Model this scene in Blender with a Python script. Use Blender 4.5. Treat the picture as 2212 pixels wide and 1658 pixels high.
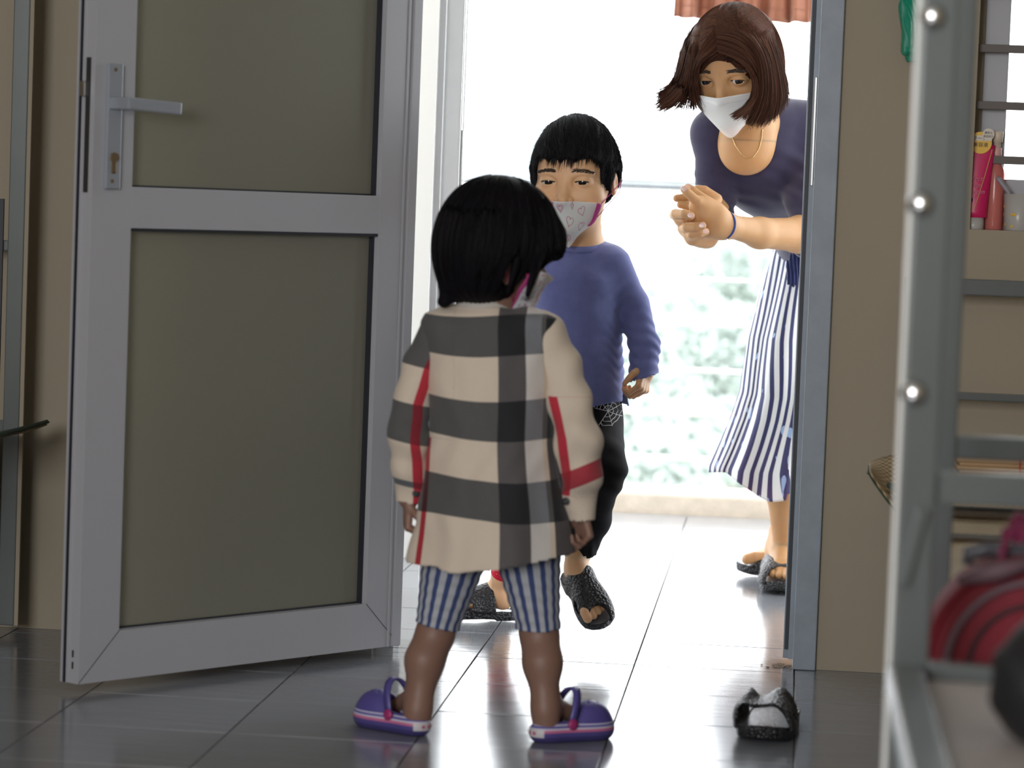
import bpy, bmesh, math, random
import numpy as np
from mathutils import Vector, Matrix
random.seed(4); rng = np.random.default_rng(4)
for o in list(bpy.data.objects): bpy.data.objects.remove(o)
SC = bpy.context.scene; COL = SC.collection

# ------------------------------------------------------------------ camera
CAM_H = 0.869; FPX = 6294.0; PITCH = 0.0639; ROLL = 0.0379; YAW = 0.095
cy_, sy_ = math.cos(YAW), math.sin(YAW)
c_f = np.array([-sy_*math.cos(PITCH), cy_*math.cos(PITCH), -math.sin(PITCH)])
c_r0 = np.array([cy_, sy_, 0.0]); c_d0 = np.cross(c_f, c_r0)
c_r = c_r0*math.cos(ROLL) - c_d0*math.sin(ROLL)
c_d = c_r0*math.sin(ROLL) + c_d0*math.cos(ROLL)
cam = bpy.data.cameras.new('camera'); camo = bpy.data.objects.new('camera', cam); COL.objects.link(camo)
camo.matrix_world = Matrix(((c_r[0], -c_d[0], -c_f[0], 0), (c_r[1], -c_d[1], -c_f[1], 0), (c_r[2], -c_d[2], -c_f[2], CAM_H), (0, 0, 0, 1)))
cam.sensor_width = 36; cam.lens = 36*FPX/2212; cam.clip_end = 400; cam.clip_start = 0.05
cam.dof.use_dof = True; cam.dof.focus_distance = 5.8; cam.dof.aperture_fstop = 4.6
SC.camera = camo

# ------------------------------------------------------------------ sky, daylight, exposure
world = bpy.data.worlds.new('sky'); SC.world = world; world.use_nodes = True
wn = world.node_tree; bg = wn.nodes['Background']
bg.inputs['Color'].default_value = (0.93, 0.965, 1.0, 1); bg.inputs['Strength'].default_value = 5.0
SC.view_settings.view_transform = 'Standard'; SC.view_settings.look = 'None'
SC.view_settings.exposure = 0.0; SC.view_settings.gamma = 1.0
SC.view_settings.use_curve_mapping = False
def area(name, loc, rot, sx, sy, power, col):
    l = bpy.data.lights.new(name, 'AREA'); l.shape = 'RECTANGLE'; l.size = sx; l.size_y = sy; l.energy = power; l.color = col
    o = bpy.data.objects.new(name, l); o.location = loc; o.rotation_euler = rot; COL.objects.link(o)
    return o
# fill lamp added behind the camera to brighten the room, no window built
area('rear_fill_light', (-1.5, -2.3, 1.6), (math.radians(86), 0, math.radians(-10)), 1.7, 1.4, 165, (0.97, 0.98, 1.0))

# ------------------------------------------------------------------ helpers
def pt(u, v, Y):
    """photo pixel -> world point lying in the plane y = Y"""
    d = c_f + c_r*(u-1106)/FPX + c_d*(v-829)/FPX
    t = Y/d[1]
    return np.array([0, 0, CAM_H]) + d*t
def link(o, parent=None):
    COL.objects.link(o)
    if parent is not None:
        o.parent = parent
        M = Matrix.Identity(4); q = parent
        o.matrix_parent_inverse = parent.matrix_world.inverted() if False else Matrix.Identity(4)
    return o
def tag(o, label=None, cat=None, group=None, kind=None):
    if label: o['label'] = label
    if cat: o['category'] = cat
    if group: o['group'] = group
    if kind: o['kind'] = kind
    return o
ORG = {}
def empty(name, loc, label=None, cat=None, group=None, kind=None):
    o = bpy.data.objects.new(name, None); o.location = loc; o.empty_display_size = 0.1; COL.objects.link(o)
    ORG[o.name] = np.array(loc, float)
    return tag(o, label, cat, group, kind)
def mk(name, V, F, mat, parent=None, smooth=False, attrs=None, origin=None):
    """mesh object from world-space vertices; origin = its parent's origin (or own base)"""
    V = np.asarray(V, float)
    if parent is not None: org = ORG[parent.name]
    elif origin is not None: org = np.array(origin, float)
    else: org = np.array([(V[:, 0].min()+V[:, 0].max())/2, (V[:, 1].min()+V[:, 1].max())/2, V[:, 2].min()])
    me = bpy.data.meshes.new(name)
    if isinstance(F, np.ndarray):
        n = F.shape[1]
        me.vertices.add(len(V)); me.vertices.foreach_set('co', (V-org).ravel())
        me.loops.add(F.size); me.loops.foreach_set('vertex_index', F.ravel().astype(np.int32))
        me.polygons.add(len(F)); me.polygons.foreach_set('loop_start', np.arange(0, F.size, n, dtype=np.int32))
        me.update(calc_edges=True)
    else:
        me.from_pydata((V-org).tolist(), [], F); me.update()
    if smooth: me.polygons.foreach_set('use_smooth', [True]*len(me.polygons))
    if attrs:
        for k, a in attrs.items():
            at = me.attributes.new(k, 'FLOAT', 'POINT'); at.data.foreach_set('value', np.asarray(a, np.float32))
    if mat: me.materials.append(mat)
    me.validate()
    o = bpy.data.objects.new(name, me)
    if parent is None: o.location = org
    ORG_set = org
    COL.objects.link(o)
    if parent is not None: o.parent = parent
    ORG[o.name] = org
    return o
class MB:
    """collects pieces into one mesh"""
    def __init__(s): s.V = []; s.F = []; s.n = 0
    def add(s, V, F):
        V = np.asarray(V, float); s.V.append(V); s.F += [tuple(int(i)+s.n for i in f) for f in F]; s.n += len(V); return s
    def box(s, lo, hi, b=0.0, R=None, c=None):
        bm = bmesh.new(); bmesh.ops.create_cube(bm, size=1)
        lo = np.array(lo, float); hi = np.array(hi, float)
        for v in bm.verts:
            v.co = Vector([(lo[i]+hi[i])/2 + v.co[i]*(hi[i]-lo[i]) for i in range(3)])
        if b > 0: bmesh.ops.bevel(bm, geom=bm.edges[:], offset=b, segments=2, affect='EDGES', profile=0.6)
        bm.verts.ensure_lookup_table()
        V = np.array([v.co[:] for v in bm.verts]); F = [[v.index for v in f.verts] for f in bm.faces]; bm.free()
        if R is not None:
            R = np.array(R); c = np.array(c); V = (V-c)@R.T + c if False else V@R.T + c
        return s.add(V, F)
    def tube(s, P, r, n=8, caps=True, flat=None):
        P = np.array(P, float); K = len(P); r = np.broadcast_to(np.array(r, float), (K,))
        T = np.gradient(P, axis=0); T /= np.linalg.norm(T, axis=1)[:, None]+1e-12
        a = np.array([0, 0, 1.0]) if abs(T[0][2]) < 0.9 else np.array([1.0, 0, 0])
        N = np.cross(T[0], a); N /= np.linalg.norm(N); V = []
        for i in range(K):
            N = N - T[i]*(N@T[i]); N /= np.linalg.norm(N); B = np.cross(T[i], N)
            for j in range(n):
                t = 2*math.pi*j/n
                V.append(P[i] + r[i]*(math.cos(t)*N + math.sin(t)*B))
        F = [(i*n+j, i*n+(j+1) % n, (i+1)*n+(j+1) % n, (i+1)*n+j) for i in range(K-1) for j in range(n)]
        if caps: F += [tuple(range(n-1, -1, -1)), tuple((K-1)*n+j for j in range(n))]
        return s.add(V, F)
    def beam(s, a, b, w, h, up=(0, 0, 1), bev=0.0):
        """rectangular bar from a to b, w across, h along up"""
        a = np.array(a, float); b = np.array(b, float); L = np.linalg.norm(b-a); y = (b-a)/L
        up = np.array(up, float); x = np.cross(y, up); x /= np.linalg.norm(x); z = np.cross(x, y)
        R = np.stack([x, y, z], 1)
        return s.box((-w/2, 0, -h/2), (w/2, L, h/2), bev, R, a)
    def lathe(s, prof, c, axis=(0, 0, 1), n=24):
        ax = np.array(axis, float); ax /= np.linalg.norm(ax)
        a = np.array([1.0, 0, 0]) if abs(ax[0]) < 0.9 else np.array([0, 1.0, 0])
        x = np.cross(ax, a); x /= np.linalg.norm(x); y = np.cross(ax, x); V = []
        for (r, h) in prof:
            for j in range(n):
                t = 2*math.pi*j/n; V.append(np.array(c) + ax*h + r*(math.cos(t)*x+math.sin(t)*y))
        K = len(prof)
        F = [(i*n+j, i*n+(j+1) % n, (i+1)*n+(j+1) % n, (i+1)*n+j) for i in range(K-1) for j in range(n)]
        F += [tuple(range(n-1, -1, -1)), tuple((K-1)*n+j for j in range(n))]
        return s.add(V, F)
    def build(s, name, mat, parent=None, smooth=False, kind=None, label=None, origin=None):
        o = mk(name, np.concatenate(s.V), s.F, mat, parent, smooth, origin=origin)
        return tag(o, label, None, None, kind)
def grid_mesh(G, closed_u=False):
    """G (n,m,3) -> V, quads; closed_u wraps the first axis"""
    n, m = G.shape[:2]; V = G.reshape(-1, 3)
    I = np.arange(n if closed_u else n-1); J = np.arange(m-1)
    i, j = np.meshgrid(I, J, indexing='ij'); i2 = (i+1) % n
    return V, np.stack([i*m+j, i2*m+j, i2*m+j+1, i*m+j+1], -1).reshape(-1, 4)
def solid(o, t, off=-1):
    m = o.modifiers.new('thickness', 'SOLIDIFY'); m.thickness = t; m.offset = off; return o

# ---- signed distance modelling: smooth unions of tapered limbs, turned into one continuous skin
def f_cap(a, b, ra, rb):
    a = np.array(a, float); b = np.array(b, float); ab = b-a; L2 = ab@ab+1e-12
    def f(p):
        t = np.clip(((p-a)@ab)/L2, 0, 1)
        return np.linalg.norm(p-(a+t[:, None]*ab), axis=1)-(ra+(rb-ra)*t)
    return f, (a+b)/2, math.sqrt(L2)/2+max(ra, rb)
def f_ell(c, r, M=None):
    c = np.array(c, float); r = np.array(r, float)
    def f(p):
        q = p-c
        if M is not None: q = q@M
        k0 = np.linalg.norm(q/r, axis=1); k1 = np.linalg.norm(q/(r*r), axis=1)
        return np.where(k1 < 1e-9, -r.min(), k0*(k0-1)/(k1+1e-12))
    return f, c, r.max()
def f_box(c, hs, rd, M=None):
    c = np.array(c, float); hs = np.array(hs, float)-rd
    def f(p):
        q = p-c
        if M is not None: q = q@M
        q = np.abs(q)-hs
        return np.linalg.norm(np.maximum(q, 0), axis=1)+np.minimum(q.max(1), 0)-rd
    return f, c, np.linalg.norm(hs)+rd
def f_loft(levels):
    """levels: (z, cx, cy, rx, ry) stacked ellipses"""
    L = np.array(sorted(levels), float); z = L[:, 0]
    def f(p):
        P = [np.interp(p[:, 2], z, L[:, i]) for i in (1, 2, 3, 4)]
        qx = (p[:, 0]-P[0]); qy = (p[:, 1]-P[1])
        k0 = np.sqrt((qx/P[2])**2+(qy/P[3])**2)+1e-9
        k1 = np.sqrt((qx/P[2]**2)**2+(qy/P[3]**2)**2)+1e-9
        d = k0*(k0-1)/k1
        dz = np.maximum(z[0]-p[:, 2], p[:, 2]-z[-1])
        return np.where((d > 0) & (dz > 0), np.hypot(d, dz), np.maximum(d, dz))
    c = np.array([L[:, 1].mean(), L[:, 2].mean(), (z[0]+z[-1])/2])
    return f, c, math.hypot((z[-1]-z[0])/2, L[:, 3:].max())+0.06
class SDF:
    def __init__(s): s.ops = []; s.disp = None
    def u(s, pr, k=0.01): s.ops.append(('u', pr, k)); return s
    def sub(s, pr, k=0.004): s.ops.append(('s', pr, k)); return s
    def chain(s, pts, rs, k=0.01, k0=None):
        for i in range(len(pts)-1): s.u(f_cap(pts[i], pts[i+1], rs[i], rs[i+1]), (k0 if (i == 0 and k0 is not None) else k))
        return s
    def __call__(s, p):
        d = np.full(len(p), 10.0)
        lo = p.min(0); hi = p.max(0); pc = (lo+hi)/2; pr_ = np.linalg.norm(hi-lo)/2
        for op, (f, c, r), k in s.ops:
            if pr_ < 0.25 and np.linalg.norm(pc-c)-pr_-r > 0.03+k*2: continue
            e = f(p)
            if op == 'u':
                h = np.maximum(k-np.abs(d-e), 0)/k if k > 0 else 0
                d = np.minimum(d, e)-h*h*k*0.25
            else:
                e = -e; h = np.maximum(k-np.abs(d-e), 0)/k if k > 0 else 0
                d = np.maximum(d, e)+h*h*k*0.25
        if s.disp is not None: d = d+s.disp(p)
        return d
def surf(sdf, lo, hi, h):
    lo = np.array(lo, float); hi = np.array(hi, float); B = 8
    nb = np.ceil((hi-lo)/(B*h)).astype(int)+1; n = nb*B+1
    D = np.ones(n, np.float32)
    ii = np.stack(np.meshgrid(*[np.arange(k) for k in nb], indexing='ij'), -1).reshape(-1, 3)
    cen = lo+(ii*B+B/2)*h; dc = np.empty(len(cen))
    for a in range(0, len(cen), 40000): dc[a:a+40000] = sdf(np.ascontiguousarray(cen[a:a+40000]))
    act = np.abs(dc) < B*h*1.25
    for (a, b, c), dv in zip(ii[~act], dc[~act]):
        if dv < 0: D[a*B:a*B+B+1, b*B:b*B+B+1, c*B:c*B+B+1] = -1
    off = np.stack(np.meshgrid(*[np.arange(B+1)]*3, indexing='ij'), -1).reshape(-1, 3)
    A = ii[act]
    # group 2x2x2 neighbours for fewer calls
    key = (A//3)@np.array([1000000, 1000, 1]); order = np.argsort(key, kind='stable'); A = A[order]; key = key[order]
    cuts = np.r_[0, np.nonzero(np.diff(key))[0]+1, len(A)]
    for s0, s1 in zip(cuts[:-1], cuts[1:]):
        if s1 <= s0: continue
        idx = (A[s0:s1, None, :]*B+off[None]).reshape(-1, 3)
        D[idx[:, 0], idx[:, 1], idx[:, 2]] = sdf(lo+idx*h)
    S = D < 0
    m = S[:-1, :-1, :-1].astype(np.int8)
    for dx, dy, dz in ((1,0,0),(0,1,0),(0,0,1),(1,1,0),(1,0,1),(0,1,1),(1,1,1)):
        m += S[dx:n[0]-1+dx, dy:n[1]-1+dy, dz:n[2]-1+dz]
    ci, cj, ck = np.nonzero((m > 0) & (m < 8))
    idm = np.full(m.shape, -1, np.int32); idm[ci, cj, ck] = np.arange(len(ci))
    acc = np.zeros((len(ci), 3)); cnt = np.zeros(len(ci))
    cor = [(a, b, c) for a in (0, 1) for b in (0, 1) for c in (0, 1)]
    for a in range(8):
        for b in range(a+1, 8):
            A0, B0 = np.array(cor[a]), np.array(cor[b])
            if np.abs(A0-B0).sum() != 1: continue
            da = D[ci+A0[0], cj+A0[1], ck+A0[2]]; db = D[ci+B0[0], cj+B0[1], ck+B0[2]]
            x = (da < 0) != (db < 0); t = np.where(x, da/(da-db+1e-12), 0)
            acc += np.where(x[:, None], A0+t[:, None]*(B0-A0), 0); cnt += x
    V = lo+(np.stack([ci, cj, ck], 1)+acc/cnt[:, None])*h
    F = []
    for ax in range(3):
        sl0 = [slice(None)]*3; sl1 = [slice(None)]*3; sl0[ax] = slice(0, -1); sl1[ax] = slice(1, None)
        a = S[tuple(sl0)]; b = S[tuple(sl1)]
        I = np.stack(np.nonzero(a != b), 1); flip = a[I[:, 0], I[:, 1], I[:, 2]]
        o1, o2 = [(1, 2), (2, 0), (0, 1)][ax]
        ok = (I[:, o1] > 0) & (I[:, o2] > 0) & (I[:, o1] < n[o1]-1) & (I[:, o2] < n[o2]-1)
        I = I[ok]; flip = flip[ok]
        e1 = np.zeros(3, int); e1[o1] = 1; e2 = np.zeros(3, int); e2[o2] = 1
        q = [I-e1-e2, I-e2, I, I-e1]
        Q = np.stack([idm[t[:, 0], t[:, 1], t[:, 2]] for t in q], 1)
        Q[~flip] = Q[~flip][:, ::-1]; F.append(Q)
    F = np.concatenate(F); F = F[(F >= 0).all(1)]
    return V, F
def join(parts):
    V = []; F = []; n = 0
    for v, f in parts: V.append(v); F.append(f+n); n += len(v)
    return np.concatenate(V), np.concatenate(F)
def clipfaces(V, F, keep):
    c = V[F].mean(1); F = F[keep(c)]
    used = np.unique(F); mp = np.full(len(V), -1); mp[used] = np.arange(len(used))
    return V[used], mp[F]
def grad(f, p, e=0.0015):
    g = np.stack([f(p+np.eye(3)[i]*e)-f(p-np.eye(3)[i]*e) for i in range(3)], 1)
    return g/(np.linalg.norm(g, axis=1)[:, None]+1e-9)
def snap(f, p, off=0.0, it=4):
    for _ in range(it): p = p-grad(f, p)*(f(p)-off)[:, None]
    return p
def strands(polys, r, taper=0.15):
    """polys (N,K,3) -> thin three-sided tapered tubes"""
    P = np.asarray(polys); N, K = P.shape[:2]
    T = np.gradient(P, axis=1); T /= np.linalg.norm(T, axis=2, keepdims=True)+1e-9
    ref = np.where(np.abs(T[..., 2:3]) < 0.9, np.array([0, 0, 1.0]), np.array([1.0, 0, 0]))
    A = np.cross(T, ref); A /= np.linalg.norm(A, axis=2, keepdims=True)+1e-9; Bv = np.cross(T, A)
    rr = (r*np.linspace(1, taper, K))[None, :, None] if np.isscalar(r) else r[:, None, None]*np.linspace(1, taper, K)[None, :, None]
    V = np.stack([P+rr*(math.cos(t)*A+math.sin(t)*Bv) for t in (0, 2.094, 4.189)], 2)
    V = V.reshape(-1, 3)
    s, k, j = np.meshgrid(np.arange(N), np.arange(K-1), np.arange(3), indexing='ij'); j2 = (j+1) % 3
    b = s*K*3+k*3
    F = np.stack([b+j, b+j2, b+3+j2, b+3+j], -1).reshape(-1, 4)
    return V, F
def strand_obj(name, st, r, mat, parent, taper=0.15):
    V, F = strands(st, r, taper); N, K = np.asarray(st).shape[:2]
    o = mk(name, V, F, mat, parent, True, {'rn': np.repeat(rng.uniform(0, 1, N), K*3)}); o['kind'] = 'stuff'; return o
def comb(f, roots, flow, steps, step, off=0.001, jit=0.15, curl=None):
    """lay strands along a surface following a flow field"""
    p = roots.copy(); out = [p.copy()]
    J = rng.normal(0, jit, (len(p), 3))
    for k in range(steps):
        d = flow(p)+J; g = grad(f, p); d -= g*(d*g).sum(1)[:, None]
        d /= np.linalg.norm(d, axis=1)[:, None]+1e-9
        p = p+d*step
        dd = f(p)-off; p = p-g*dd[:, None]
        out.append(p.copy())
    return np.stack(out, 1)

# ------------------------------------------------------------------ materials
def srgb(r, g, b):
    return tuple(((c/255)/12.92 if c/255 <= 0.04045 else ((c/255+0.055)/1.055)**2.4) for c in (r, g, b))
class NT:
    def __init__(s, name):
        s.m = bpy.data.materials.new(name); s.m.use_nodes = True; s.t = s.m.node_tree; s.b = s.t.nodes['Principled BSDF']
    def n(s, typ, **kw):
        x = s.t.nodes.new(typ)
        for k, v in kw.items(): setattr(x, k, v)
        return x
    def l(s, a, b): s.t.links.new(a, b)
    def math(s, op, a, b=0.0, c=None):
        x = s.n('ShaderNodeMath', operation=op)
        for i, v in enumerate((a, b) if c is None else (a, b, c)):
            if hasattr(v, 'is_linked'): s.l(v, x.inputs[i])
            else: x.inputs[i].default_value = v
        return x.outputs[0]
    def mix(s, f, a, b, mode='MIX'):
        x = s.n('ShaderNodeMix', data_type='RGBA', blend_type=mode)
        for sock, v in ((x.inputs[0], f), (x.inputs[6], a), (x.inputs[7], b)):
            if hasattr(v, 'is_linked'): s.l(v, sock)
            elif isinstance(v, tuple): sock.default_value = (*v[:3], 1)
            else: sock.default_value = v
        return x.outputs[2]
    def attr(s, name): return s.n('ShaderNodeAttribute', attribute_name=name).outputs['Fac']
    def ramp(s, f, stops, interp='CONSTANT'):
        x = s.n('ShaderNodeValToRGB'); cr = x.color_ramp; cr.interpolation = interp
        while len(cr.elements) > 1: cr.elements.remove(cr.elements[0])
        cr.elements[0].position = stops[0][0]; cr.elements[0].color = (*stops[0][1], 1)
        for p, c in stops[1:]:
            e = cr.elements.new(p); e.color = (*c, 1)
        s.l(f, x.inputs[0]); return x.outputs[0]
    def noise(s, scale, detail=3, rough=0.5, vec=None, stretch=None):
        tc = s.n('ShaderNodeTexCoord').outputs['Object']
        if stretch:
            mp = s.n('ShaderNodeMapping'); mp.inputs['Scale'].default_value = stretch; s.l(tc, mp.inputs[0]); tc = mp.outputs[0]
        x = s.n('ShaderNodeTexNoise'); x.inputs['Scale'].default_value = scale; x.inputs['Detail'].default_value = detail
        x.inputs['Roughness'].default_value = rough; s.l(tc, x.inputs[0]); return x.outputs['Fac']
    def bump(s, h, strength=0.3, dist=0.002):
        x = s.n('ShaderNodeBump'); x.inputs['Strength'].default_value = strength; x.inputs['Distance'].default_value = dist
        s.l(h, x.inputs['Height']); s.l(x.outputs[0], s.b.inputs['Normal'])
    def col(s, c):
        if hasattr(c, 'is_linked'): s.l(c, s.b.inputs['Base Color'])
        else: s.b.inputs['Base Color'].default_value = (*c, 1)
def simple(name, c, rough=0.6, metal=0.0, var=0.08, nscale=20, bump=0.0, bscale=200, spec=None, sss=0.0, coat=0.0, stretch=None, trans=0.0, sheen=0.0):
    t = NT(name); c = tuple(c)
    if var > 0:
        f = t.noise(nscale, 4, 0.6, stretch=stretch)
        t.col(t.mix(f, tuple(x*(1-var) for x in c), tuple(min(1, x*(1+var)) for x in c)))
    else: t.col(c)
    t.b.inputs['Roughness'].default_value = rough; t.b.inputs['Metallic'].default_value = metal
    if spec is not None: t.b.inputs['Specular IOR Level'].default_value = spec
    if sss > 0:
        t.b.inputs['Subsurface Weight'].default_value = sss; t.b.inputs['Subsurface Radius'].default_value = (1, 0.35, 0.2); t.b.inputs['Subsurface Scale'].default_value = 0.01
    if coat: t.b.inputs['Coat Weight'].default_value = coat; t.b.inputs['Coat Roughness'].default_value = 0.1
    if trans: t.b.inputs['Transmission Weight'].default_value = trans
    if sheen: t.b.inputs['Sheen Weight'].default_value = sheen
    if bump > 0: t.bump(t.noise(bscale, 3), bump)
    return t.m
M = {}
M['wall'] = simple('cream_plaster', (0.37, 0.315, 0.235), 0.85, var=0.05, nscale=3, bump=0.15, bscale=60)
M['wall_out'] = simple('white_plaster', (0.88, 0.88, 0.87), 0.9, var=0.03, nscale=4)
M['ceiling'] = simple('white_ceiling_paint', (0.75, 0.74, 0.71), 0.9, var=0.03)
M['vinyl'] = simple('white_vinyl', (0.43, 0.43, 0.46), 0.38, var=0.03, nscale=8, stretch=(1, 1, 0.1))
M['vinyl_out'] = simple('white_vinyl_glare', (0.9, 0.91, 0.92), 0.5, var=0.04)  # outdoor white vinyl, flare from the bright outside lifted into its colour
M['gasket'] = simple('dark_gasket', (0.02, 0.022, 0.03), 0.5)
M['steel_paint'] = simple('grey_blue_painted_steel', (0.27, 0.31, 0.36), 0.42, var=0.25, nscale=14, bump=0.1, bscale=40)
M['bed_steel'] = simple('grey_enamelled_steel', (0.145, 0.16, 0.16), 0.22, metal=0.35, var=0.1, nscale=9)
M['chrome'] = simple('bright_metal', (0.75, 0.75, 0.75), 0.18, metal=1.0, var=0.02)
M['brass'] = simple('aged_brass', (0.30, 0.22, 0.13), 0.4, metal=0.8)
M['alu'] = simple('silver_grey_handle_enamel', (0.36, 0.39, 0.44), 0.35, metal=0.3, var=0.03)
M['dark'] = simple('dark_slot', (0.03, 0.028, 0.026), 0.7)
M['rail'] = simple('white_enamelled_steel', (0.78, 0.77, 0.74), 0.35, var=0.04)
M['handrail'] = simple('stainless_handrail', (0.35, 0.37, 0.38), 0.15, metal=1.0, var=0.3, nscale=6)
M['curb'] = simple('weathered_concrete', (0.62, 0.53, 0.43), 0.9, var=0.25, nscale=25, bump=0.5, bscale=80)
M['grout'] = simple('dark_grout', (0.16, 0.14, 0.125), 0.9, var=0.3, nscale=30)
M['rubber'] = None
t = NT('floor_tile'); oi = t.n('ShaderNodeObjectInfo').outputs['Random']
st = t.noise(6, 6, 0.65, stretch=(1.0, 7.0, 1.0))
base = t.mix(st, (0.195, 0.21, 0.238), (0.285, 0.30, 0.33)); t.col(t.mix(t.math('MULTIPLY', oi, 0.35), base, (0.21, 0.21, 0.215)))
t.l(t.math('MULTIPLY_ADD', st, 0.10, 0.10), t.b.inputs['Roughness']); t.b.inputs['Specular IOR Level'].default_value = 1.0
t.bump(t.noise(5, 4, 0.6, stretch=(1.0, 5.0, 1.0)), 0.12, 0.002); M['tile'] = t.m
t = NT('door_glass'); t.b.inputs['Base Color'].default_value = (0.42, 0.41, 0.33, 1); t.b.inputs['Roughness'].default_value = 0.3
tr = t.n('ShaderNodeBsdfTransparent'); tr.inputs[0].default_value = (0.74, 0.75, 0.68, 1)
gl = t.n('ShaderNodeBsdfGlossy'); gl.inputs['Roughness'].default_value = 0.12; gl.inputs[0].default_value = (0.9, 0.9, 0.9, 1)
mx = t.n('ShaderNodeMixShader'); fr = t.n('ShaderNodeFresnel'); fr.inputs[0].default_value = 1.5
t.l(fr.outputs[0], mx.inputs[0]); t.l(tr.outputs[0], mx.inputs[1]); t.l(gl.outputs[0], mx.inputs[2])
mx2 = t.n('ShaderNodeMixShader'); mx2.inputs[0].default_value = 0.5
t.l(mx.outputs[0], mx2.inputs[1]); t.l(t.b.outputs[0], mx2.inputs[2])
t.l(mx2.outputs[0], t.t.nodes['Material Output'].inputs[0]); M['door_glass'] = t.m
t = NT('clear_window_glass'); tr = t.n('ShaderNodeBsdfTransparent'); tr.inputs[0].default_value = (0.92, 0.95, 0.94, 1)
gl = t.n('ShaderNodeBsdfGlossy'); gl.inputs['Roughness'].default_value = 0.02; mx = t.n('ShaderNodeMixShader'); fr = t.n('ShaderNodeFresnel'); fr.inputs[0].default_value = 1.45
t.l(fr.outputs[0], mx.inputs[0]); t.l(tr.outputs[0], mx.inputs[1]); t.l(gl.outputs[0], mx.inputs[2]); t.l(mx.outputs[0], t.t.nodes['Material Output'].inputs[0]); M['glass'] = t.m

# ------------------------------------------------------------------ room shell
def structure(o): o['kind'] = 'structure'; return o
WY0, WY1 = 5.50, 5.62           # door wall, inner and outer face
XL, XR, YB, ZC = -2.45, 1.16, -2.6, 2.85
DX0, DX1 = -0.775, 0.060        # door opening in the masonry
WX0, WZ0, WX1, WZ1 = 0.322, 0.842, 1.02, 1.95
DZ = 2.25
T0x, T0y, TS = -0.8673, 5.4445, 0.30
b = MB()
b.box((XL, WY0, 0), (DX0, WY1, ZC)); b.box((DX0, WY0, DZ), (DX1, WY1, ZC)); b.box((DX1, WY0, 0), (WX0, WY1, ZC))
b.box((WX0, WY0, 0), (WX1, WY1, WZ0)); b.box((WX0, WY0, WZ1), (WX1, WY1, ZC)); b.box((WX1, WY0, 0), (XR, WY1, ZC))
structure(b.build('wall_back', M['wall'], origin=(0, WY0, 0)))
structure(MB().box((XL-0.12, YB, 0), (XL, WY1, ZC)).build('wall_left', M['wall']))
structure(MB().box((XR, YB, 0), (XR+0.12, WY1, ZC)).build('wall_right', M['wall']))
structure(MB().box((XL-0.12, YB-0.12, 0), (XR+0.12, YB, ZC)).build('wall_front', M['wall']))
structure(MB().box((XL-0.12, YB-0.12, ZC), (XR+0.12, WY1, ZC+0.12)).build('ceiling', M['ceiling']))
floor = structure(MB().box((XL-0.12, YB-0.12, -0.14), (XR+0.12, WY0+0.0, -0.006)).build('floor', M['grout'], origin=(0, 0, 0)))
tile_me = None
def lay(parent, i0, i1, j0, j1, ymax, ymin):
    global tile_me
    for i in range(i0, i1):
        for j in range(j0, j1):
            y1 = T0y-TS*j; y0 = y1-TS
            if y0 >= ymax or y1 <= ymin: continue
            x0 = T0x+TS*i
            a0, a1 = max(x0, XL), min(x0+TS, XR if parent is floor else 3.0); c0, c1 = max(y0, ymin), min(y1, ymax)
            if a1-a0 < 0.02 or c1-c0 < 0.01: continue
            full = (abs(a1-a0-TS) < 1e-6 and abs(c1-c0-TS) < 1e-6)
            g = 0.0014
            if full and tile_me is not None:
                o = bpy.data.objects.new('tile', tile_me); COL.objects.link(o); o.parent = parent
            else:
                bb = MB().box((-(a1-a0)/2+g, -(c1-c0)/2+g, -0.0085), ((a1-a0)/2-g, (c1-c0)/2-g, 0), 0.0004)
                o = mk('tile', np.concatenate(bb.V), bb.F, M['tile'], None, origin=(0, 0, 0)); o.parent = parent
                if full: tile_me = o.data
            o.location = ((a0+a1)/2, (c0+c1)/2, rng.uniform(-0.0005, 0.0)-0.0002)
            o.rotation_euler = (rng.normal(0, 0.0011), rng.normal(0, 0.0011), 0)
lay(floor, -6, 8, 0, 19, WY0, -0.26)
fb_ = MB()
for i in range(-6, 8):
    for j in range(19, 28):
        x0 = max(T0x+TS*i, XL); x1 = min(T0x+TS*(i+1), XR); y0 = T0y-TS*(j+1); y1 = y0+TS
        if x1-x0 > 0.02: fb_.box((x0+0.0014, max(y0, YB)+0.0014, -0.0085), (x1-0.0014, y1-0.0014, -0.0003))
fb_.build('far_tiles', M['tile'], floor, kind='stuff')
lay(floor, -6, 8, -1, 0, WY0, 5.44)
bal = structure(MB().box((-2.2, WY0+0.001, -0.16), (3.0, 8.45, -0.006)).build('balcony_floor', M['grout'], origin=(0, 0, 0)))
lay(bal, -4, 12, -9, 0, 8.14, WY0+0.001)
structure(MB().box((-2.6, WY1+0.001, 2.75), (3.2, 7.75, 2.9)).build('balcony_ceiling', M['ceiling']))

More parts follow.
